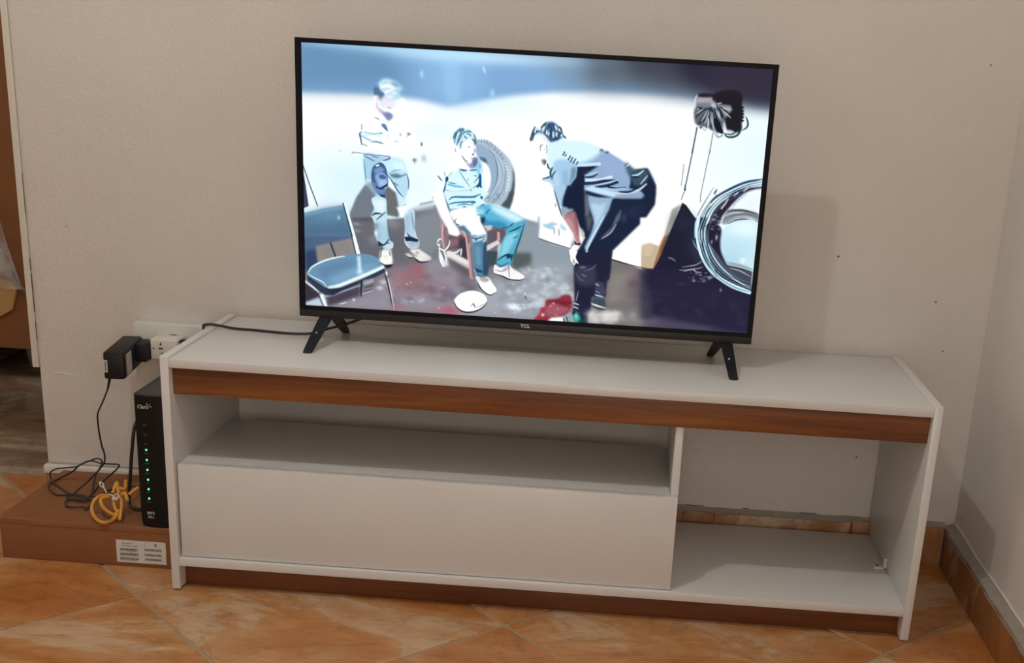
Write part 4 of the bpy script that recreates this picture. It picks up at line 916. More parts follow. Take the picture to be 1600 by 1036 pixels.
('G','20242e',0.9,0,[638.4,93.9,1.4,1.4]),
('C','1a1720',1,0,[699.0,58.3,704.4,60.0,699.3,62.1]),
('C','1a1720',1,0,[699.4,63.3,704.9,65.0,699.8,67.1]),
('C','1a1720',1,0,[699.9,68.3,705.4,70.1,700.3,72.1]),
('C','1a1720',1,0,[700.4,73.4,705.8,75.1,700.8,77.2]),
('C','1a1720',1,0,[700.9,78.4,706.3,80.2,701.3,82.3]),
('L','3c4c58',1,0,[632.6,94.8,628.0,134.7],2.2),
('L','4a565c',1,0,[658.4,101.3,655.9,133.0],1.2),
('C','8fabd0',1,0.2,[432.1,133.0,455.8,131.6,479.9,136.0,499.3,142.9,516.6,152.3,538.9,165.0,559.0,162.7,574.0,187.5,573.5,213.4,557.9,230.9,510.2,238.6,438.0,247.2,422.1,220.1,421.6,161.4]),
('C','c9eaf8',1,3,[415.8,140.8,439.0,127.9,460.6,131.3,482.4,138.1,469.0,154.0,445.6,162.3,421.6,161.4]),
('C','96aed2',0.8,4,[486.4,146.0,516.8,154.7,529.7,169.0,526.0,185.6,501.7,180.0,483.8,162.4]),
('P','141f3a',1,0.6,[532.2,171.2,541.3,164.9,559.0,162.1,574.7,188.6,575.1,218.1,562.2,239.7,505.6,243.2,508.5,212.6,542.3,214.1,557.3,204.9,550.8,198.2,531.4,194.7,533.1,185.2]),
('C','3a5468',0.9,2,[523.9,154.2,538.9,165.0,557.9,163.9,561.2,176.5,552.5,188.7,538.2,189.6,532.7,178.2,526.1,169.2]),
('S','b9d8e8',1,0,[534.8,174.6,544.2,172.8,553.3,165.3],3),
('S','a4c0d4',1,0,[548.9,187.8,555.5,179.2,559.8,173.1],2.6),
('S','0f1828',1,0,[536.2,176.8,545.7,176.3],3),
('S','16242f',1,0,[523.1,160.1,528.9,157.4],2.6),
('S','e0f2fa',1,0,[524.4,161.2,530.0,156.2],2),
('P','18233f',1,0,[445.8,165.8,455.3,165.2,458.1,194.3,457.6,206.1,462.2,245.8,433.2,247.5,435.6,200.4,444.4,185.7]),
('P','1c2640',1,0.4,[454.2,167.6,480.3,162.6,466.5,172.7,456.1,180.4]),
('S','c8e6f6',1,0,[445.6,163.5,463.5,161.8,481.3,159.6],5),
('S','a9cbe4',1,0,[459.7,179.6,469.1,176.1,479.6,172.0],3.4),
('S','1c2a48',1,0,[456.2,181.5,469.4,180.8,479.8,175.5],3),
('S','cfe9f8',1,0,[462.5,186.4,482.8,184.6,501.6,178.9],4.6),
('S','1f2c4c',1,0,[458.0,192.0,474.7,189.8,492.4,185.8,509.2,184.9],5),
('S','b9d6ee',1,0,[471.4,195.9,495.1,189.8,512.6,182.9],4),
('S','1c2a4a',1,0,[477.5,196.7,497.6,192.0,511.7,186.5],4.5),
('S','14203a',1,0,[495.4,194.5,512.3,197.0,526.5,193.8],4),
('S','a9c6e0',1,0,[489.6,198.3,510.0,198.3,526.6,195.0],3.4),
('P','c4e4f6',1,0.3,[458.4,200.2,471.4,194.7,503.0,201.1,522.4,203.5,508.4,210.2,481.7,207.1]),
('S','c4d4ea',1,0,[508.1,205.5,527.1,203.2,546.0,197.4,559.5,186.0],4),
('S','16223e',1,0,[515.0,201.5,531.8,200.6,545.7,193.8],3.2),
('P','94a4bc',1,0.4,[507.0,207.9,527.3,204.9,557.5,207.3,542.3,214.7,520.6,213.0]),
('P','131d36',1,0.4,[459.8,202.5,506.1,212.1,503.9,215.2,482.0,213.0,461.3,208.3]),
('P','8fb0d0',1,0.5,[465.2,212.8,486.9,213.8,506.6,211.5,502.2,227.2,491.1,244.0,473.0,245.1]),
('C','c4e0f4',0.8,2,[473.1,225.3,491.2,225.4,501.5,215.3,504.2,221.1,492.1,239.7,477.9,244.8]),
('P','47525a',1,1,[458.8,207.2,464.9,208.1,469.4,223.2,471.8,245.2,462.2,245.8]),
('P','8d9db0',0.5,1.5,[520.5,230.8,515.3,242.6,521.3,242.2,524.1,230.6]),
('G','26324e',0.7,0,[540.9,228.4,10,6]),
('C','fcffff',1,0.4,[375.5,119.9,394.7,123.4,399.8,132.3,396.3,159.2,391.8,166.4,385.6,162.1,374.3,148.8]),
('C','b5d6e8',1,0.3,[369.8,126.0,375.0,109.6,383.5,112.6,391.2,100.7,403.0,98.9,415.2,106.2,420.6,118.5,426.8,122.7,416.1,124.5,405.8,132.0,397.4,130.2,388.6,120.3,375.5,121.1,371.1,129.4]),
('C','5d84a0',1,0.5,[369.8,127.1,372.8,114.3,377.5,111.8,382.4,114.9,387.9,105.4,393.6,100.6,403.0,98.9,412.8,105.2,417.9,112.9,420.7,119.6,416.1,124.5,405.7,130.8,399.7,128.9,394.6,122.3,389.7,118.0,381.2,116.1,375.5,119.9,372.3,129.3]),
('S','1f3a58',0.9,0,[368.7,128.4,371.7,116.7,375.5,107.3],2.6),
('S','1f3a58',0.9,0,[371.1,129.4,374.2,118.8,382.3,113.8],2.6),
('S','1f3a58',0.9,0,[369.4,130.6,368.5,124.9],2.6),
('S','1f3a58',0.9,0,[384.5,109.1,389.0,104.2,393.0,100.0],2.6),
('S','1f3a58',0.9,0,[390.8,117.9,395.2,109.6,398.5,102.6],2.6),
('S','1f3a58',0.9,0,[400.9,128.8,400.3,116.2,402.1,103.5],2.6),
('S','1f3a58',0.9,0,[405.7,129.7,409.1,126.0,414.8,122.3],2.6),
('S','1f3a58',0.9,0,[413.6,122.3,415.7,116.5,410.6,107.6],2.6),
('S','1f3a58',0.9,0,[419.3,116.3,416.5,108.4,412.8,105.2],2.6),
('S','1f3a58',0.9,0,[400.8,102.4,405.7,104.4,406.0,112.4],2.6),
('S','1f3a58',0.9,0,[420.6,118.5,425.6,122.8],2.6),
('S','1f3a58',0.9,0,[396.2,105.0,402.5,112.6,401.8,124.1],2.6),
('S','1f3a58',0.9,0,[389.6,116.8,394.6,121.1,399.6,126.6],2.6),
('S','1f3a58',0.9,0,[407.8,123.8,413.4,117.7],2.6),
('S','1f3a58',0.9,0,[373.0,117.8,378.8,114.0],2.6),
('S','1f3a58',0.9,0,[397.2,101.5,396.3,108.4],2.6),
('S','1f3a58',0.9,0,[408.4,112.3,411.2,120.2],2.6),
('C','2b4a6c',1,0.6,[400.8,126.5,411.3,122.5,416.1,123.3,405.8,131.4]),
('C','2f5070',0.8,0.6,[397.2,102.1,405.5,101.0,404.7,110.2,401.4,115.0,398.7,108.3]),
('S','e8f8ff',1,0,[394.7,111.9,393.9,118.9],2.4),
('S','e8f8ff',1,0,[404.3,113.7,405.3,122.8],2.4),
('S','e8f8ff',1,0,[409.7,114.5,410.6,121.3],2.4),
('S','e8f8ff',1,0,[388.1,110.0,387.7,114.6],2.4),
('S','e8f8ff',1,0,[413.0,108.6,415.6,113.0],2.4),
('S','e8f8ff',1,0,[406.8,104.4,410.7,111.0],2.4),
('S','e8f8ff',1,0,[397.9,115.2,396.9,119.8],2.4),
('S','e8f8ff',1,0,[377.4,110.6,374.8,117.7],2.4),
('S','e8f8ff',1,0,[390.3,106.5,388.2,112.3],2.4),
('S','e8f8ff',1,0,[417.6,117.5,418.9,120.9],2.4),
('C','e9e4f2',0.7,1.5,[385.0,119.4,393.4,122.3,398.5,128.9,397.5,132.5,389.0,129.5]),
('S','4c4450',1,0,[384.7,141.3,385.7,136.6,389.2,135.2],1.4),
('S','4c4048',1,0,[394.6,134.9,396.2,142.9,395.2,148.8],1.6),
('S','6c5c68',1,0,[386.1,144.7,384.7,141.3],1),
('S','a08c98',1,0,[391.9,140.9,391.4,143.2],1.3),
('C','8a7484',1,0.3,[387.9,158.5,394.5,158.1,394.2,165.7,390.6,165.3]),
('S','4a3c48',1,0,[393.3,158.2,394.6,161.6,392.4,165.8],1.8),
('C','d9f4ff',1,1.2,[396.4,136.0,416.2,126.8,444.8,126.3,468.7,129.5,481.0,135.7,469.8,147.9,434.8,163.9,418.4,169.5,405.4,175.0,399.1,168.3]),
('C','a4cbe8',1,2,[410.6,158.3,434.5,156.9,445.7,165.6,441.3,195.8,407.7,197.8,404.6,182.0]),
('P','86a8cc',0.8,3,[423.4,173.9,429.2,170.6,432.9,196.3,424.5,196.8]),
('P','3c5470',0.65,1.5,[438.1,168.4,442.8,168.1,441.3,183.4,438.3,196.0,435.3,196.2]),
('P','c8e4f2',0.5,2,[408.1,181.8,413.9,175.6,419.7,197.1,411.3,197.6]),
('L','1f3a4e',1,0,[422.1,149.5,424.3,144.2],2),
('L','1f3a4e',1,0,[430.8,156.0,434.1,150.0],2),
('L','1f3a4e',1,0,[434.6,158.7,437.8,152.1],2),
('L','1f3a4e',1,0,[438.9,160.8,442.7,154.1],2),
('L','1f3a4e',1,0,[425.8,150.5,426.9,148.1],2),
('L','1f3a4e',1,0,[444.3,162.2,446.5,158.6],2),
('S','1c3c54',1,0,[397.7,163.7,399.2,169.5,402.9,172.8],2.6),
('S','20405a',1,0,[406.3,169.1,403.1,177.4,404.7,185.5],3.2),
('S','2a4c64',1,0,[411.4,174.6,406.9,181.9,406.1,189.0],2.4),
('P','7fb0cc',1,0.3,[390.4,188.1,399.9,184.7,404.7,185.5,405.0,192.0,391.7,191.0]),
('S','1f4058',1,0,[390.4,188.7,399.9,185.2,404.6,182.0],2),
('S','dff4ff',1,0,[392.9,189.8,404.9,189.6],2),
('G','34506a',0.9,0,[483.5,137.9,2,1.2]),
('G','34506a',0.9,0,[492.6,140.8,2.2,1.4]),
('P','141e3a',1,0,[447.0,166.7,477.8,162.6,466.3,170.2,455.7,173.2,458.5,181.2,459.3,194.8,436.5,196.1,445.4,182.0]),
('P','6f8498',0.6,1.5,[437.5,168.4,445.8,166.8,444.3,184.4,440.8,186.9]),
('P','a8cbe4',1,0.5,[407.6,197.8,431.6,196.4,424.7,226.4,420.1,232.6,414.6,218.7]),
('P','101c36',1,0.4,[431.6,196.4,458.0,194.8,461.4,213.5,462.3,230.1,478.3,255.4,465.0,277.8,457.1,266.3,443.2,233.6,424.8,229.9,425.4,218.0,429.5,203.6]),
('P','93a5b4',1,0.3,[421.3,232.5,433.5,233.0,444.4,233.5,440.9,237.3,430.3,242.7,428.1,247.6,425.5,244.2]),
('S','1c2c40',1,0,[410.3,204.7,420.1,232.6,425.7,246.6],2),
('C','a9757a',1,0.3,[427.5,246.5,436.2,240.0,444.6,237.1,448.5,242.8,453.2,261.7,455.3,278.4,457.0,286.8,450.9,287.2,445.3,274.2,434.7,258.0]),
('C','c89ca0',0.8,1.5,[429.4,248.7,440.5,251.7,447.6,271.7,453.2,285.8,449.6,286.0,440.1,267.3]),
('C','7a444c',0.6,1,[444.6,237.1,449.8,245.1,453.4,266.5,455.3,278.4,449.5,261.9]),
('C','211a2a',1,0,[447.1,284.4,452.2,288.3,457.6,286.8,457.8,290.4,452.3,291.9,448.6,289.7]),
('C','fcf6f8',1,0,[442.9,297.4,448.6,291.0,457.3,294.1,451.7,302.9,455.0,319.3,446.5,319.9,442.6,315.7]),
('P','c8c4b8',1,0.6,[454.4,261.6,459.4,264.9,464.7,271.8,462.7,280.4,458.9,277.0]),
('P','fdfeff',1,0.3,[389.4,250.0,397.3,262.7,410.3,254.7,428.3,251.2,445.3,274.2,441.6,297.5,412.0,292.0,388.4,282.5]),
('P','9cc8e0',0.9,1,[393.6,262.9,408.0,257.2,412.7,254.5,412.2,269.0,401.1,266.7]),
('P','a4cfe2',0.8,1,[422.5,256.4,435.2,266.4,430.4,269.1,424.2,265.9]),
('S','4c6670',1,0,[411.9,264.2,414.0,270.1,413.7,276.1],1.3),
('S','4c6670',1,0,[421.1,266.1,422.3,278.0],1.3),
('S','5c88a0',1,0,[412.4,261.8,415.3,258.6,417.8,260.2],1.2),
('S','4c5058',1,0,[414.3,225.8,414.0,231.8],1.3),
('S','3a4650',1,0,[388.5,284.3,412.0,290.8,441.6,297.5],1.8),
('P','8ba6b4',0.8,0.8,[385.7,250.2,389.3,248.8,388.1,275.3,386.9,276.6]),
('P','14203c',1,0.3,[459.9,230.2,507.2,213.1,550.4,210.6,553.2,250.8,511.2,296.8,508.8,316.0,455.0,319.3,451.8,305.3,465.0,277.8]),
('P','5c6a74',1,1,[459.9,208.9,466.2,213.2,469.6,229.6,470.2,241.5,463.1,244.3]),
('P','95b4d0',1,0.6,[466.2,213.2,505.9,212.0,501.1,231.3,479.6,277.0,468.6,298.2,466.2,299.6,464.7,293.6,474.3,270.0,478.2,253.0,469.6,229.6]),
('C','c4e0f2',0.7,2.5,[471.6,223.6,488.5,223.7,495.5,218.6,491.7,235.4,479.8,260.1,478.8,243.4]),
('S','d0e8f8',1,0,[494.3,240.0,481.4,267.2,471.7,289.5,467.6,301.9],3),
('P','4c5860',1,1.5,[463.0,241.9,475.2,243.6,473.7,260.4,469.4,270.3]),
('P','5a6274',1,1.2,[521.3,227.7,520.0,244.5,502.3,270.7,487.1,281.3,507.6,258.4,512.6,242.5]),
('S','b0bccc',1,0,[514.5,253.2,505.8,268.1,491.8,278.6],1.8),
('G','3a4660',0.7,0,[526.0,242.9,3,5]),
('S','aebfd0',1,0,[467.6,301.9,471.1,299.3],2.4),
('G','26304c',0.6,0,[540.9,231.3,8,6]),
('P','1c1f38',1,0.3,[452.8,305.7,509.6,294.9,510.3,326.5,508.9,343.8,505.5,347.8,504.6,373.9,493.6,374.6,481.2,375.3,481.1,395.3,478.1,408.1,476.4,420.8,451.3,417.4,450.5,402.3,453.3,384.6,449.0,327.9]),
('C','3d3e54',0.8,3,[452.8,328.9,478.3,324.9,486.2,333.0,483.7,354.1,461.7,356.7,453.8,347.3]),
('S','8c94a4',1,0.4,[458.2,327.3,468.6,326.7],2.4),
('S','5c6478',1,0,[466.5,333.0,478.5,328.5,485.5,320.7],2),
('S','6c7488',1,0,[461.9,338.2,470.7,342.6],2),
('S','54586c',1,0,[453.2,337.5,459.9,346.9,467.4,348.9],2.6),
('P','3a4056',1,1,[485.9,349.0,498.2,349.5,504.0,364.0,500.9,374.1,485.9,370.1]),
('S','a0a8b8',1,0,[486.1,352.7,492.5,356.0],2.4),
('S','c4ccd4',1,0,[485.9,371.3,500.9,374.1],2.4),
('S','7c8498',1,0,[486.8,365.0,494.4,368.3],2),
('P','3a4a5a',1,0.4,[483.8,376.4,503.6,376.4,505.7,391.3,499.6,392.9,481.7,384.0]),
('S','f0f4f4',1,0,[481.3,386.6,492.0,389.6,505.8,392.5],2.6),
('S','1a1c24',1,0,[480.8,389.1,494.7,394.5,505.9,395.0],2),
('C','fdfafa',1,0,[440.2,299.1,452.5,300.8,451.8,310.6,456.1,321.3,452.3,320.4,448.9,324.2,443.4,313.6]),
('S','4c3c48',1,0,[447.1,314.6,449.9,321.7],1.6),
('S','2c2430',1,0,[452.8,305.7,451.9,311.8,455.9,318.9],1.6),
('S','b4bcc8',1,0,[450.9,387.3,461.0,389.8],2.6),
('S','b4bcc8',1,0,[451.3,393.5,460.1,396.1],2.6),
('S','8c98a8',1,0,[455.7,384.5,458.5,366.8],1.6),
('C','8e2f3e',1,0.3,[386.5,419.1,396.0,408.4,396.9,399.5,404.2,396.5,406.2,385.1,419.7,383.0,427.0,380.0,434.2,375.2,445.4,375.1,449.0,384.9,447.7,396.2,440.8,406.7,426.1,412.7,412.6,416.1,409.1,421.4,387.9,421.5]),
('C','a5616e',0.8,2,[405.5,397.7,420.0,389.2,430.2,393.6,445.2,396.4,438.2,405.6,418.7,413.2,406.1,410.2]),
('P','6a1c2c',0.7,0.8,[406.2,386.4,423.5,384.0,449.6,384.9,447.6,395.0,430.0,391.1]),
('N','ffd8d8',0.8,0,[395.0,385.8,446.2,415.2,8,1]),
('G','ffe8e8',0.9,0,[401.1,410.6,2,2]),
('C','c0424e',0.5,1,[395.7,400.8,403.0,397.9,397.5,413.3,390.2,418.8]),
('P','fafcfb',1,0.3,[410.3,420.1,416.3,414.6,436.1,412.1,439.0,420.7,410.4,423.2]),
('P','93a4a8',1,0.4,[436.1,412.1,445.6,403.9,450.7,406.1,456.4,420.2,436.5,421.5]),
('L','20282c',1,0,[436.2,414.6,437.7,420.2],1.6),
('L','20282c',1,0,[441.0,411.8,443.9,419.1],1.6),
('P','1f8f78',1,0.6,[450.8,407.4,455.5,403.3,463.3,409.1,467.6,419.5,456.3,418.3]),
('G','8ff0dc',0.7,0,[457.1,409.5,3,5]),
('P','163a44',1,0,[450.5,402.3,456.8,403.2,452.1,408.5]),
('P','0f3a44',1,0.6,[461.2,416.8,475.8,410.8,476.4,420.8,463.9,419.7]),
('N','e0dcdc',0.5,0,[476.4,399.4,524.6,416.4,50,4]),
('G','e8e4e4',0.7,0,[483.1,407.8,5,4]),
('P','c0b4b6',0.5,2,[477.0,409.4,490.4,404.8,483.7,418.5,477.5,418.9]),
('P','87827e',0.35,6,[505.6,349.0,537.9,333.4,541.7,391.5,506.3,381.2]),
('P','4c4440',0.3,5,[482.5,397.8,540.5,372.8,541.2,384.0,489.0,402.4]),
('S','2a1c1c',1,0,[509.4,311.3,536.8,317.5],1.8),
('S','26282e',0.6,0,[370.0,379.9,372.0,387.3],3)]
GW,GH=744,420
def hx(c): return (int(c[0:2],16)/255,int(c[2:4],16)/255,int(c[4:6],16)/255)
def spline(p,n=5,closed=False):
    p=np.asarray(p,float)
    if len(p)<3: return p
    q=np.vstack([p[-1:],p,p[:2]]) if closed else np.vstack([2*p[0]-p[1],p,2*p[-1]-p[-2]])
    t=np.arange(n)/n; out=[]
    for i in range(len(q)-3):
        a,b,c,d=q[i:i+4]
        for s in t: out.append(.5*(2*b+(c-a)*s+(2*a-5*b+4*c-d)*s*s+(3*b-a-3*c+d)*s**3))
    if not closed: out.append(p[-1])
    return np.array(out)
def box1(m,r,ax):
    k=2*r+1; pad=[(0,0),(0,0)]; pad[ax]=(r+1,r)
    c=np.cumsum(np.pad(m,pad,mode='edge'),axis=ax)
    return (c[k:]-c[:-k])/k if ax==0 else (c[:,k:]-c[:,:-k])/k
def blurm(m,s):
    r=max(1,int(round(s)))
    for _ in range(2):
        for ax in (0,1): m=box1(m,r,ax)
    return m
def paint(ops):
    img=np.ones((GH,GW,3),np.float32); rs=np.random.RandomState(4)
    for op in ops:
        k,col,a,bl=op[0],hx(op[1]),op[2],op[3]; col=np.array(col)
        if k in('P','C','S','L'):
            pts=np.asarray(op[4],float).reshape(-1,2)
            w=op[5] if k in('S','L') else 0
            if k=='C': pts=spline(pts,5,True)
            if k=='S': pts=spline(pts,5)
            m=int(bl*4+w+3)
            x0,y0=np.floor(pts.min(0)).astype(int)-m; x1,y1=np.ceil(pts.max(0)).astype(int)+m
            x0,y0=max(x0,-20),max(y0,-20); x1,y1=min(x1,GW+20),min(y1,GH+20)
            if x1<=x0 or y1<=y0: continue
            h,wd=y1-y0,x1-x0
            if k in('P','C'):
                M=np.zeros((h*3,wd*3),np.float32); X=(np.arange(wd*3)+.5)/3+x0; Y=(np.arange(h*3)+.5)/3+y0
                ins=np.zeros((h*3,wd*3),bool)
                for i in range(len(pts)):
                    (ax,ay),(bx,by)=pts[i-1],pts[i]
                    if ay==by: continue
                    rows=(Y>=min(ay,by))&(Y<max(ay,by))
                    if not rows.any(): continue
                    xc=ax+(Y[rows]-ay)*(bx-ax)/(by-ay)
                    ins[rows]^=X[None,:]<xc[:,None]
                M=ins.reshape(h,3,wd,3).mean((1,3)).astype(np.float32)
            else:
                yy,xx=np.mgrid[y0:y1,x0:x1]+.5; D=np.full((h,wd),1e9)
                n=len(pts)-1; D=np.full((h,wd),-1e9)
                for i in range(n):
                    A,B=pts[i],pts[i+1]; d=B-A; L=max(d@d,1e-9)
                    t=np.clip(((xx-A[0])*d[0]+(yy-A[1])*d[1])/L,0,1)
                    hw=w/2 if (k=='L' or w>4.2) else w/2*(.3+.7*np.sin(np.pi*(i+t)/n)**.6)
                    D=np.maximum(D,hw-np.sqrt((xx-A[0]-t*d[0])**2+(yy-A[1]-t*d[1])**2))
                M=np.clip(D+.5,0,1)
            if bl>0: M=blurm(M,bl)
        elif k=='G':
            cx,cy,rx,ry=op[4][:4]; m=3
            x0,x1=int(cx-m*rx),int(cx+m*rx)+1; y0,y1=int(cy-m*ry),int(cy+m*ry)+1
            yy,xx=np.mgrid[y0:y1,x0:x1]+.5
            M=np.exp(-.5*(((xx-cx)/rx)**2+((yy-cy)/ry)**2))
        elif k=='N':  # speckle: bbox, n, size
            bx0,by0,bx1,by1,n,sz=op[4]
            for _ in range(int(n)):
                cx,cy=rs.uniform(bx0,bx1),rs.uniform(by0,by1); r=sz*rs.uniform(.5,1.5); ry=r*rs.uniform(.4,1)
                x0,x1=int(max(0,cx-3*r)),int(min(GW,cx+3*r+1)); y0,y1=int(max(0,cy-3*ry)),int(min(GH,cy+3*ry+1))
                if x1<=x0 or y1<=y0: continue
                yy,xx=np.mgrid[y0:y1,x0:x1]+.5
                M=(a*rs.uniform(.3,1)*np.exp(-.5*(((xx-cx)/r)**2+((yy-cy)/ry)**2)))[...,None]
                img[y0:y1,x0:x1]=img[y0:y1,x0:x1]*(1-M)+M*col
            continue
        sx0,sy0=max(0,x0),max(0,y0); sx1,sy1=min(GW,x1),min(GH,y1)
        if sx1<=sx0 or sy1<=sy0: continue
        M=(a*M[sy0-y0:sy1-y0,sx0-x0:sx1-x0])[...,None]
        img[sy0:sy1,sx0:sx1]=img[sy0:sy1,sx0:sx1]*(1-M)+M*col
    return np.clip(img,0,1)

img = paint(OPS)
xs = X0+(np.arange(GW))/(GW-1)*(X1-X0); zs = Z1-(np.arange(GH))/(GH-1)*(Z1-Z0)
co = np.empty((GH, GW, 3), np.float32); L0 = world_loc(tv)
co[..., 0] = xs[None, :]-L0.x; co[..., 1] = .1978-L0.y; co[..., 2] = zs[:, None]-L0.z
me = bpy.data.meshes.new('screen'); nv = GW*GH; nf = (GW-1)*(GH-1)
me.vertices.add(nv); me.vertices.foreach_set('co', co.ravel())
q = np.arange(nv).reshape(GH, GW); fi = np.stack([q[:-1, :-1], q[1:, :-1], q[1:, 1:], q[:-1, 1:]], -1).reshape(-1, 4)
me.loops.add(nf*4); me.loops.foreach_set('vertex_index', fi.ravel().astype(np.int32))
me.polygons.add(nf); me.polygons.foreach_set('loop_start', np.arange(0, nf*4, 4, dtype=np.int32)); me.update(calc_edges=True)
at = me.color_attributes.new('picture', 'FLOAT_COLOR', 'POINT'); lin = np.where(img <= .04045, img/12.92, ((img+.055)/1.055)**2.4)
at.data.foreach_set('color', np.concatenate([lin, np.ones((GH, GW, 1))], -1).astype(np.float32).ravel())
nt = NT('lit_screen'); ca = nt.n('ShaderNodeVertexColor', layer_name='picture'); nt.b.inputs['Base Color'].default_value = (.004, .004, .005, 1)
nt.l(ca.outputs[0], nt.b.inputs['Emission Color']); nt.b.inputs['Emission Strength'].default_value = 1.05
nt.b.inputs['Roughness'].default_value = .35; nt.b.inputs['Specular IOR Level'].default_value = .04
tag(link('screen', me, nt.m, tv), 'bright screen with a film still of three men in a bare room')
text('lettering', M_text, tv, 'TCL', (.6205, .1932, .4982), .0085, .0185, bold=.0004)
# four legs, two splayed pairs
def leg(top, foot, wt, wf, dpt):
    """flat tapering bar from the underside of the set to the stand top"""
    t, f = Vector(top), Vector(foot); bm = bmesh.new(); d = (f-t).normalized(); rows = []
    for k in range(6):
        s = k/5; c = t.lerp(f, s); w = wt+(wf-wt)*s; dy = dpt*(1-.35*s)
        sg = 1 if f.y > t.y else -1
        rows.append([bm.verts.new((c.x+a*w/2, c.y+b*dy/2, c.z)) for a, b in ((-1, -1), (1, -1), (1, 1), (-1, 1))])
    for k in range(5):
        for i in range(4): bm.faces.new((rows[k][i], rows[k][(i+1) % 4], rows[k+1][(i+1) % 4], rows[k+1][i]))
    bm.faces.new(rows[0]); bm.faces.new(rows[-1][::-1])
    bmesh.ops.bevel(bm, geom=[e for e in bm.edges if abs((e.verts[0].co-e.verts[1].co).normalized().z) > .2], offset=.0025, segments=2, affect='EDGES')
    return finish('leg', bm, M_black, tv, .7)
ZT = .4413
for top, foot in (((.2455, .196, .4915), (.231, .112, ZT)), ((.262, .205, .4915), (.2585, .296, ZT)), ((.996, .196, .4915), (1.009, .118, ZT)), ((.985, .205, .4915), (.9765, .300, ZT))):
    fr = foot[1] < .2
    lg = leg(top, foot, .023 if fr else .019, .0165 if fr else .0145, .022)
    if fr:
        p = Vector(top).lerp(Vector(foot), .42); bm = bmesh.new(); add_disc(bm, (p.x-.001, p.y-.0102, p.z), (0, -1, .35), .0016, .0012, 8); finish('screw', bm, M_screw, lg)

# ------------------------------------------------------------------ TV power cord
pc = tube('power_cord', M_cable, tv, [(-.058, .325, .391), (-.035, .322, .397), (-.022, .30, .413), (-.016, .27, .434), (-.007, .2475, .4480), (.006, .2500, .4500), (.022, .254, .4475), (.05, .250, .4449), (.095, .247, .4447), (.155, .2395, .4447), (.199, .246, .4452), (.225, .249, .453), (.257, .252, .463), (.288, .253, .4745), (.325, .256, .492), (.35, .2585, .515)], .0026, 8)
bm = bmesh.new(); add_tube(bm, [Vector(p) for p in ((-.0835, .325, .3865), (-.072, .325, .3875), (-.060, .325, .3905), (-.052, .3245, .3925))], .0105, 12, taper=lambda s: 1 if s < .4 else 1-.6*(s-.4)/.6)
finish('plug', bm, M_black, pc, .9)

# ------------------------------------------------------------------ wall outlet, adapter, power supply
ob = empty('wall_outlet', (-.122, WY, .33), 'white surface-mounted outlet box on the wall behind the black power supply', 'outlet')
box('housing', M_plate, ob, -.192, -.049, .3535, WY-.0004, .298, .4185, bev=.002)
bm = bmesh.new(); add_tube(bm, [Vector((-.110+.0165*math.cos(a), .3533, .383+.0165*math.sin(a))) for a in [2*PI*k/24 for k in range(24)]], .0009, 6, closed=True)
finish('socket_ring', bm, M_hole, ob, 1)
pa = empty('plug_adapter', (-.112, .331, .379), 'small white three-way plug adapter pushed into the wall outlet', 'adapter')
bm = bmesh.new(); add_box(bm, -.1405, -.0845, .308, .3528, .356, .3985, bev=.003, seg=3); finish('body', bm, M_ivory, pa, .6)
def slot(pts):
    bm = bmesh.new(); add_prism(bm, [Vector((x, .3078, z)) for x, z in pts], (0, .0004, 0)); return finish('slot', bm, M_ink, pa)
slot([(-.1215, .3865), (-.1165, .3865), (-.119, .3935)])
slot([(-.1235, .3785), (-.1145, .3785), (-.1145, .3815), (-.1235, .3815)])
slot([(-.1335+.0018*math.cos(2*PI*k/10), .3795+.0018*math.sin(2*PI*k/10)) for k in range(10)])
slot([(-.1185, .3695), (-.1150, .3695), (-.1150, .3715), (-.1185, .3715)])

ps = empty('power_supply', (-.165, .26, .37), 'black plug-in power supply block hanging from the white adapter', 'power supply')
bm = bmesh.new()
add_box(bm, -.196, -.157, .190, .335, .343, .3965, bev=.0045, seg=2)
RZ = Matrix.Rotation(math.radians(8), 4, 'Z'); C0 = Vector((-.176, .265, 0))
def rotp(bm): bmesh.ops.transform(bm, matrix=Matrix.Translation(C0) @ RZ @ Matrix.Translation(-C0), verts=bm.verts)
rotp(bm); finish('housing', bm, M_black, ps, .6)
bm = bmesh.new(); add_box(bm, -.175, -.1409, .286, .334, .355, .392, bev=.003); finish('plug_neck', bm, M_black, ps, .6)
bm = bmesh.new(); add_box(bm, -.1573, -.1566, .206, .244, .3475, .389); rotp(bm); lb = finish('rating_label', bm, M_label, ps)
bm = bmesh.new(); add_box(bm, -.1567, -.1564, .206, .210, .3475, .389); rotp(bm); finish('label_edge', bm, M_labelo, lb)
bm = bmesh.new()
for k in range(6): add_box(bm, -.1567, -.15645, .216, .240-(k % 3)*.004, .353+k*.0058, .3546+k*.0058)
rotp(bm); o = finish('fine_print', bm, M_text, lb); o['kind'] = 'stuff'
bm = bmesh.new(); add_box(bm, -.1948, -.1880, .1895, .1902, .357, .381, bev=.0002); rotp(bm); wl = finish('front_label', bm, M_label, ps)
bm = bmesh.new(); add_box(bm, -.1925, -.1906, .1892, .1896, .3595, .3785); rotp(bm); finish('bar_mark', bm, M_ink, wl)
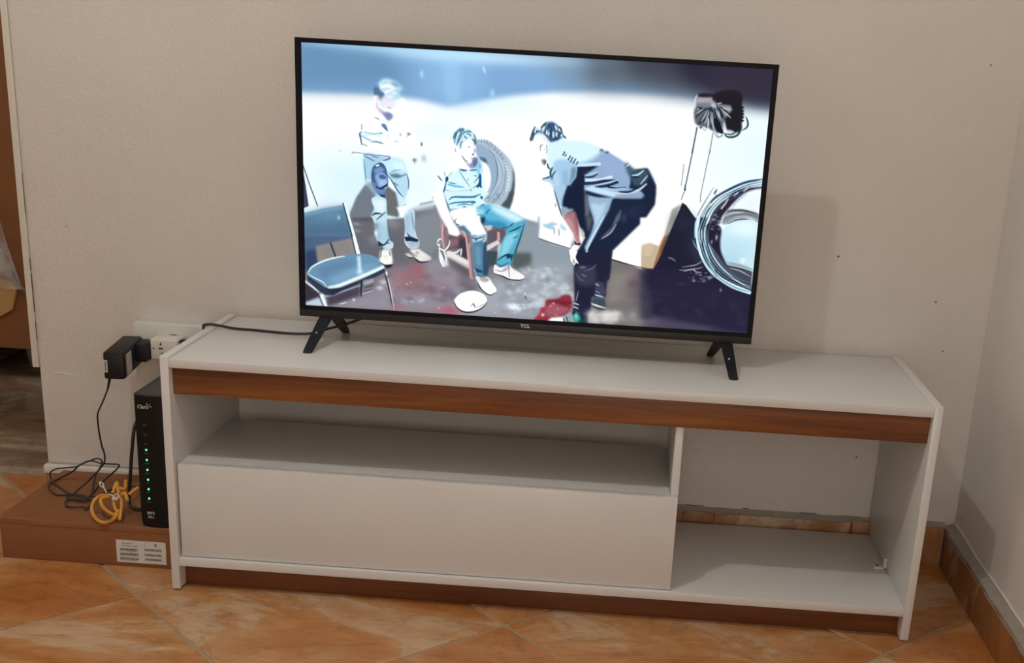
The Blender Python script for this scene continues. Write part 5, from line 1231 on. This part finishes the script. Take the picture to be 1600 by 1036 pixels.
# its cord: down to the box, looped and bundled there, then on to the router
CORD = [[(-0.18, 0.205, 0.3476), (-0.183, 0.206, 0.3369), (-0.1887, 0.209, 0.319), (-0.2037, 0.217, 0.2898), (-0.2207, 0.228, 0.2619), (-0.224, 0.232, 0.2407), (-0.2259, 0.24, 0.2087), (-0.2256, 0.247, 0.1823), (-0.2265, 0.25, 0.1812), (-0.2234, 0.25, 0.1661), (-0.2253, 0.25, 0.1505), (-0.2327, 0.25, 0.1397), (-0.2436, 0.25, 0.1268), (-0.2651, 0.25, 0.1045), (-0.2837, 0.2293, 0.0863)], [(-0.2928, 0.2275, 0.0863), (-0.3222, 0.2553, 0.0863), (-0.3486, 0.2795, 0.0863), (-0.3647, 0.3, 0.0903), (-0.3628, 0.3, 0.1029), (-0.3494, 0.3, 0.1109), (-0.3271, 0.3, 0.1151), (-0.3065, 0.3, 0.1192), (-0.2923, 0.3, 0.1273), (-0.2784, 0.3, 0.1335), (-0.2627, 0.3, 0.1399), (-0.253, 0.3, 0.1353), (-0.2554, 0.3, 0.1246), (-0.267, 0.3, 0.1044), (-0.2649, 0.2767, 0.0863), (-0.2445, 0.2228, 0.0863)], [(-0.2953, 0.2222, 0.0863), (-0.3049, 0.218, 0.0863), (-0.3174, 0.2202, 0.0863), (-0.3357, 0.238, 0.0863), (-0.3472, 0.2551, 0.0863), (-0.3548, 0.2783, 0.0863), (-0.3475, 0.31, 0.0881), (-0.3207, 0.31, 0.1042), (-0.3059, 0.31, 0.1185), (-0.2831, 0.31, 0.1299), (-0.2596, 0.31, 0.1262), (-0.2393, 0.31, 0.1259), (-0.2241, 0.31, 0.1261), (-0.2218, 0.31, 0.1228), (-0.2301, 0.31, 0.1124), (-0.2573, 0.31, 0.0874), (-0.2492, 0.2409, 0.0863), (-0.246, 0.2038, 0.0863)], [(-0.2883, 0.2073, 0.0888), (-0.2842, 0.2199, 0.0888), (-0.2671, 0.2186, 0.0888), (-0.2418, 0.2095, 0.0888), (-0.2381, 0.1939, 0.0888), (-0.2555, 0.1928, 0.0888), (-0.2788, 0.1975, 0.0888), (-0.2863, 0.203, 0.0888), (-0.2812, 0.2134, 0.0888), (-0.2602, 0.2105, 0.0888), (-0.2419, 0.2025, 0.0888), (-0.2443, 0.1858, 0.0888), (-0.262, 0.1892, 0.0888), (-0.2755, 0.1866, 0.0888), (-0.2729, 0.1688, 0.0888), (-0.2601, 0.1532, 0.0888), (-0.2425, 0.1531, 0.0888), (-0.2312, 0.1566, 0.0888), (-0.2208, 0.1474, 0.0888), (-0.2247, 0.1782, 0.0888)], [(-0.243, 0.2231, 0.0863), (-0.2313, 0.2302, 0.0863), (-0.2276, 0.2524, 0.0863), (-0.222, 0.2706, 0.0863), (-0.2029, 0.2892, 0.0863), (-0.1788, 0.2965, 0.0863), (-0.14, 0.3, 0.0875), (-0.1, 0.285, 0.095)]]
bm = bmesh.new()
for p in CORD: add_tube(bm, spl(p, 5), .00175, 6)
cd = finish('cord', bm, M_cable, ps, 1.0)
bm = bmesh.new(); add_tube(bm, spl([CORD[0][0], CORD[0][1], CORD[0][2]], 4), .0032, 8, taper=lambda s: 1-.35*s); finish('strain_relief', bm, M_black, ps, 1)

# ------------------------------------------------------------------ cardboard box under the router
BX0, BX1, BY0, BY1, BZ = -.3665, -.0045, .0895, .3645, .0845
cb = empty('cardboard_box', ((BX0+BX1)/2, (BY0+BY1)/2, 0), 'flat brown cardboard box on the floor left of the TV stand', 'box')
bm = bmesh.new(); n = 14; add_box(bm, BX0, BX1, BY0, BY1, .0003, BZ-.0022, bev=.0018)
finish('carton_body', bm, M_card, cb, .7)
bm = bmesh.new(); rows = []                                       # lid, sagging a little, its front edge folded down
for i in range(n+1):
    x = BX0-.0008+(BX1-BX0+.0012)*i/n; s = -.0014*math.sin(PI*i/n)
    rows.append([bm.verts.new((x, y, z)) for y, z in ((BY0-.0008, BZ-.012+s*.2), (BY0-.0010, BZ-.002+s), (BY0+.001, BZ+s*.5), (BY0+.12, BZ-.0008), (BY1, BZ), (BY1, BZ-.0021), (BY0+.12, BZ-.0022), (BY0+.0012, BZ-.0022))])
for i in range(n):
    for k in range(8): bm.faces.new((rows[i][k], rows[i][(k+1) % 8], rows[i+1][(k+1) % 8], rows[i+1][k]))
bm.faces.new(rows[0]); bm.faces.new(rows[-1][::-1]); finish('lid', bm, M_card, cb, .7)
sl = box('shipping_label', M_label, cb, -.1405, -.0438, BY0-.0012, BY0-.0003, .0085, .0545, bev=0)
bm = bmesh.new(); r = random.Random(11); yy = BY0-.0015
def bars(x0, x1, z0, z1):
    x = x0
    while x < x1-.0008:
        w = r.choice((.0004, .0007, .0011)); add_box(bm, x, min(x1, x+w), yy, yy+.0004, z0, z1); x += w+r.choice((.0004, .0006, .0009))
for z in (.0335, .0240, .0145): bars(-.1335, -.098, z, z+.0042); bars(-.1335, -.1, z-.0022, z-.0010)
for z in (.0350, .0245, .0150): bars(-.0855, -.052, z, z+.0045)
bars(-.130, -.108, .0475, .0492); bars(-.130, -.096, .0425, .0438); bars(-.085, -.083, .0440, .0490); bars(-.065, -.0615, .0455, .0505)
o = finish('printed_barcodes', bm, M_ink, sl); o['kind'] = 'stuff'

# ------------------------------------------------------------------ router / modem
RX0, RX1, RY0, RY1, RZ0, RZ1 = -.0885, -.0265, .0865, .262, BZ, .347
ro = empty('modem_router', ((RX0+RX1)/2, .17, BZ), 'tall black modem router with six green lights, upright on the cardboard box', 'router')
def plan(ex=0):
    xm = (RX0+RX1)/2; w = (RX1-RX0)/2+ex; pts = []
    for k in range(13):
        a = -1+2*k/12; pts.append((xm+a*w*(1 if abs(a) < .99 else .985), RY0-ex+.0048*a*a))
    for k in range(1, 13):
        b = k/12; pts.append((xm+w*(1-.0*b)+.003*math.sin(PI*b)*0, RY0+.0048+(RY1-RY0-.0048)*b+ex*b))
    for k in range(1, 13):
        b = 1-k/12; pts.append((xm-w, RY0+.0048+(RY1-RY0-.0048)*b))
    return pts[:-1]
def loft(levels):
    bm = bmesh.new(); rows = []
    for z, ex, tilt in levels:
        rows.append([bm.verts.new((x, y, z+tilt*(y-RY0))) for x, y in plan(ex)])
    n = len(rows[0])
    for a, b in zip(rows, rows[1:]):
        for k in range(n): bm.faces.new((a[k], a[(k+1) % n], b[(k+1) % n], b[k]))
    bm.faces.new(rows[0][::-1]); bm.faces.new(rows[-1]); return bm
finish('housing', loft([(RZ0+.0003, -.004, 0), (RZ0+.004, -.001, 0), (RZ0+.02, 0, 0), (RZ1-.006, 0, .0), (RZ1-.003, 0, .0)]), M_rout, ro, .5)
tag(finish('top_cap', loft([(RZ1-.0029, -.0012, 0), (RZ1-.0018, .0004, .0), (RZ1+.001, .0004, .0), (RZ1+.0025, -.003, .0)]), M_rtop, ro, .5), 'dark grey cap')
def front_y(x):
    a = (x-(RX0+RX1)/2)/((RX1-RX0)/2); return RY0+.0048*a*a
YF = front_y(-.0685)-.0004
text('lettering', M_text, ro, 'Claro', (-.0705, front_y(-.0705)-.0012, .3245), .0098, .0205, bold=.00025)
bm = bmesh.new()
for ang, l0, l1 in ((105, .0032, .0078), (55, .0034, .0072), (10, .0036, .0070)):
    c = Vector((-.0612, front_y(-.061)-.0004, .3247)); d = Vector((math.cos(math.radians(ang)), 0, math.sin(math.radians(ang)))); s = Vector((-d.z, 0, d.x))*.0006
    add_prism(bm, [c+d*l0-s, c+d*l1-s, c+d*l1+s, c+d*l0+s], (0, -.0004, 0))
finish('burst_mark', bm, M_text, ro)
LEDZ = [.241, .221, .2015, .182, .163, .144]
for z, s, w in zip([.289, .271, .2525], ('WPS', 'Tel2', 'Tel1'), (.0072, .007, .0055)):
    text('lettering', M_textd, ro, s, (-.0697, YF-.0002, z), .0042, w)
for z, s, w in zip(LEDZ, ('5GHz', '2.4GHz', 'Online', 'US', 'DS', 'Power'), (.0075, .0085, .0085, .0042, .0042, .0105)):
    bm = bmesh.new(); add_disc(bm, (-.0693, YF+.0008, z), (0, -1, 0), .0021, .0012, 12); finish('indicator_light', bm, M_led, ro)
    text('lettering', M_textd, ro, s, (-.0697, YF-.0002, z-.0068), .0042, w)
text('lettering', M_text, ro, 'EMTA', (-.0675, YF-.0002, .1145), .0070, .0145, bold=.0002)
text('lettering', M_text, ro, 'D3.1', (-.0670, YF-.0002, .1065), .0066, .0105, bold=.0002)

# thick black cable hanging down behind the router
cx = empty('antenna_cable', (-.15, .2, .09), 'thick black cable dropping from behind the router onto the box', 'cable')
tube('cord', M_cable, cx, [(-.0885, .250, .258), (-.108, .243, .266), (-.126, .226, .266), (-.1375, .206, .250), (-.1445, .2, .203), (-.151, .199, .149), (-.154, .194, .108), (-.150, .183, .0905), (-.136, .170, .0885), (-.115, .165, .0885), (-.098, .175, .0885)], .0034, 8)
bm = bmesh.new(); add_tube(bm, [Vector((-.0887, .250, .258)), Vector((-.099, .2475, .262))], .0048, 10); finish('connector', bm, M_black, cx, .8)

# yellow network cable coiled in front, held with a white tie
yc = empty('network_cable', (-.17, .13, .086), 'yellow network cable coiled on the box beside the router', 'cable')
YEL = [[(-0.1701, 0.1389, 0.1224), (-0.1833, 0.1402, 0.1227), (-0.1942, 0.1352, 0.1171), (-0.198, 0.124, 0.106), (-0.1918, 0.1116, 0.0945), (-0.1749, 0.0936, 0.0895), (-0.1583, 0.084, 0.0895), (-0.1489, 0.0985, 0.0895), (-0.1458, 0.1085, 0.095), (-0.1458, 0.1154, 0.1015)], [(-0.1653, 0.1389, 0.1228), (-0.176, 0.1377, 0.1208), (-0.1842, 0.134, 0.1166), (-0.1782, 0.124, 0.1074), (-0.165, 0.116, 0.1006), (-0.1504, 0.1104, 0.0964), (-0.1402, 0.1085, 0.0954)], [(-0.1542, 0.1389, 0.1236), (-0.1445, 0.134, 0.1195), (-0.1397, 0.124, 0.1102), (-0.1374, 0.1116, 0.0985), (-0.1359, 0.101, 0.0895)], [(-0.1593, 0.1377, 0.122), (-0.1553, 0.1265, 0.1115), (-0.1493, 0.1185, 0.1042), (-0.1401, 0.1147, 0.1013)], [(-0.1635, 0.1426, 0.1266), (-0.1638, 0.1526, 0.1363), (-0.1617, 0.16, 0.1438), (-0.157, 0.1513, 0.1355), (-0.1508, 0.1426, 0.1275)], [(-0.1538, 0.1513, 0.1358), (-0.1425, 0.1507, 0.136), (-0.1435, 0.16, 0.1501)], [(-0.1467, 0.1402, 0.1254), (-0.1401, 0.1439, 0.1295), (-0.1343, 0.1364, 0.1226), (-0.1302, 0.1315, 0.1181)], [(-0.1313, 0.1414, 0.1277), (-0.125, 0.1464, 0.133), (-0.116, 0.1526, 0.1397)]]
bm = bmesh.new()
for p in YEL: add_tube(bm, spl(p, 6), .0037, 8)
finish('coil', bm, M_yellow, yc, 1.0)
TIE = [[(-0.1739, 0.1379, 0.1292), (-0.1814, 0.1453, 0.1359), (-0.1873, 0.1528, 0.1428), (-0.1933, 0.154, 0.1444), (-0.1899, 0.149, 0.139), (-0.1816, 0.1459, 0.1365)], [(-0.1699, 0.1354, 0.1271), (-0.1615, 0.1342, 0.1265), (-0.1518, 0.1292, 0.1224), (-0.1463, 0.1317, 0.1252), (-0.1529, 0.1366, 0.1295), (-0.1595, 0.1329, 0.1254)]]
bm = bmesh.new()
for p in TIE: add_tube(bm, spl(p, 6), .0013, 6)
k0 = Vector(TIE[1][2]); add_box(bm, k0.x-.008, k0.x+.004, k0.y-.004, k0.y+.001, k0.z-.003, k0.z+.003, bev=.001)
tag(finish('cable_tie', bm, M_tie, yc, 1.0), 'white tie around the coil')

# ------------------------------------------------------------------ wrapped carton in the next room
wc = empty('wrapped_carton', (-1.25, 1.55, 0), 'big brown carton draped in clear plastic in the next room', 'carton')
CX0, CX1, CY0, CY1 = -1.75, -.66, 1.25, 1.85
box('carton_body', M_card2, wc, CX0, CX1, CY0, CY1, .105, 1.7, bev=.012)
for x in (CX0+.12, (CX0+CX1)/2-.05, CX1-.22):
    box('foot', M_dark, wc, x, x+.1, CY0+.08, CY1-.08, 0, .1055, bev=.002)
bm = bmesh.new(); fl_ = [(-.99, .325), (-.903, .30), (-.888, .283), (-.905, .222), (-.95, .196), (-1.02, .185), (-1.10, .20), (-1.10, .32)]
add_prism(bm, [Vector((x, CY0-.012, z)) for x, z in fl_], (0, .0118, 0)); bmesh.ops.bevel(bm, geom=bm.edges[:], offset=.002, segments=1, affect='EDGES')
tag(finish('torn_flap', bm, M_card3, wc, .6), 'lighter tan torn flap')
nt = NT('clear_film'); nt.b.inputs['Base Color'].default_value = (.75, .74, .74, 1); nt.b.inputs['Roughness'].default_value = .18
g = nt.n('ShaderNodeNewGeometry'); no = nt.n('ShaderNodeTexNoise', _Scale=11, _Detail=6); nt.l(g.outputs['Position'], no.inputs[0])
rr = ramp(nt, no.outputs[0], [(.35, (.16,)*3), (.7, (.62,)*3)]); nt.l(rr.outputs[0], nt.b.inputs['Alpha'])
bp = nt.n('ShaderNodeBump', _Strength=.8, _Distance=.02); nt.l(no.outputs[0], bp.inputs['Height']); nt.l(bp.outputs[0], nt.b.inputs['Normal'])
bm = bmesh.new(); r = random.Random(2); na, nb = 36, 14; gr = []
def upper(x): return .30+(-.872-x)*4.9 if x > -.93 else .584+(-.93-x)*.6        # upper edge of the sheet, falling to the right
for i in range(na+1):
    x = -1.735+.915*i/na; zt = max(.27, upper(x)); zb = .285 if x > -1.0 else .33
    gr.append([bm.verts.new((x, CY0-.016-.010*abs(math.sin(7*j/nb+i*.9))-r.uniform(0, .006), zb+(zt-zb)*j/nb)) for j in range(nb+1)])
for i in range(na):
    for j in range(nb): bm.faces.new((gr[i][j], gr[i+1][j], gr[i+1][j+1], gr[i][j+1]))
o = finish('plastic_film', bm, nt.m, wc, 3.0); tag(o, 'crumpled clear plastic sheet')
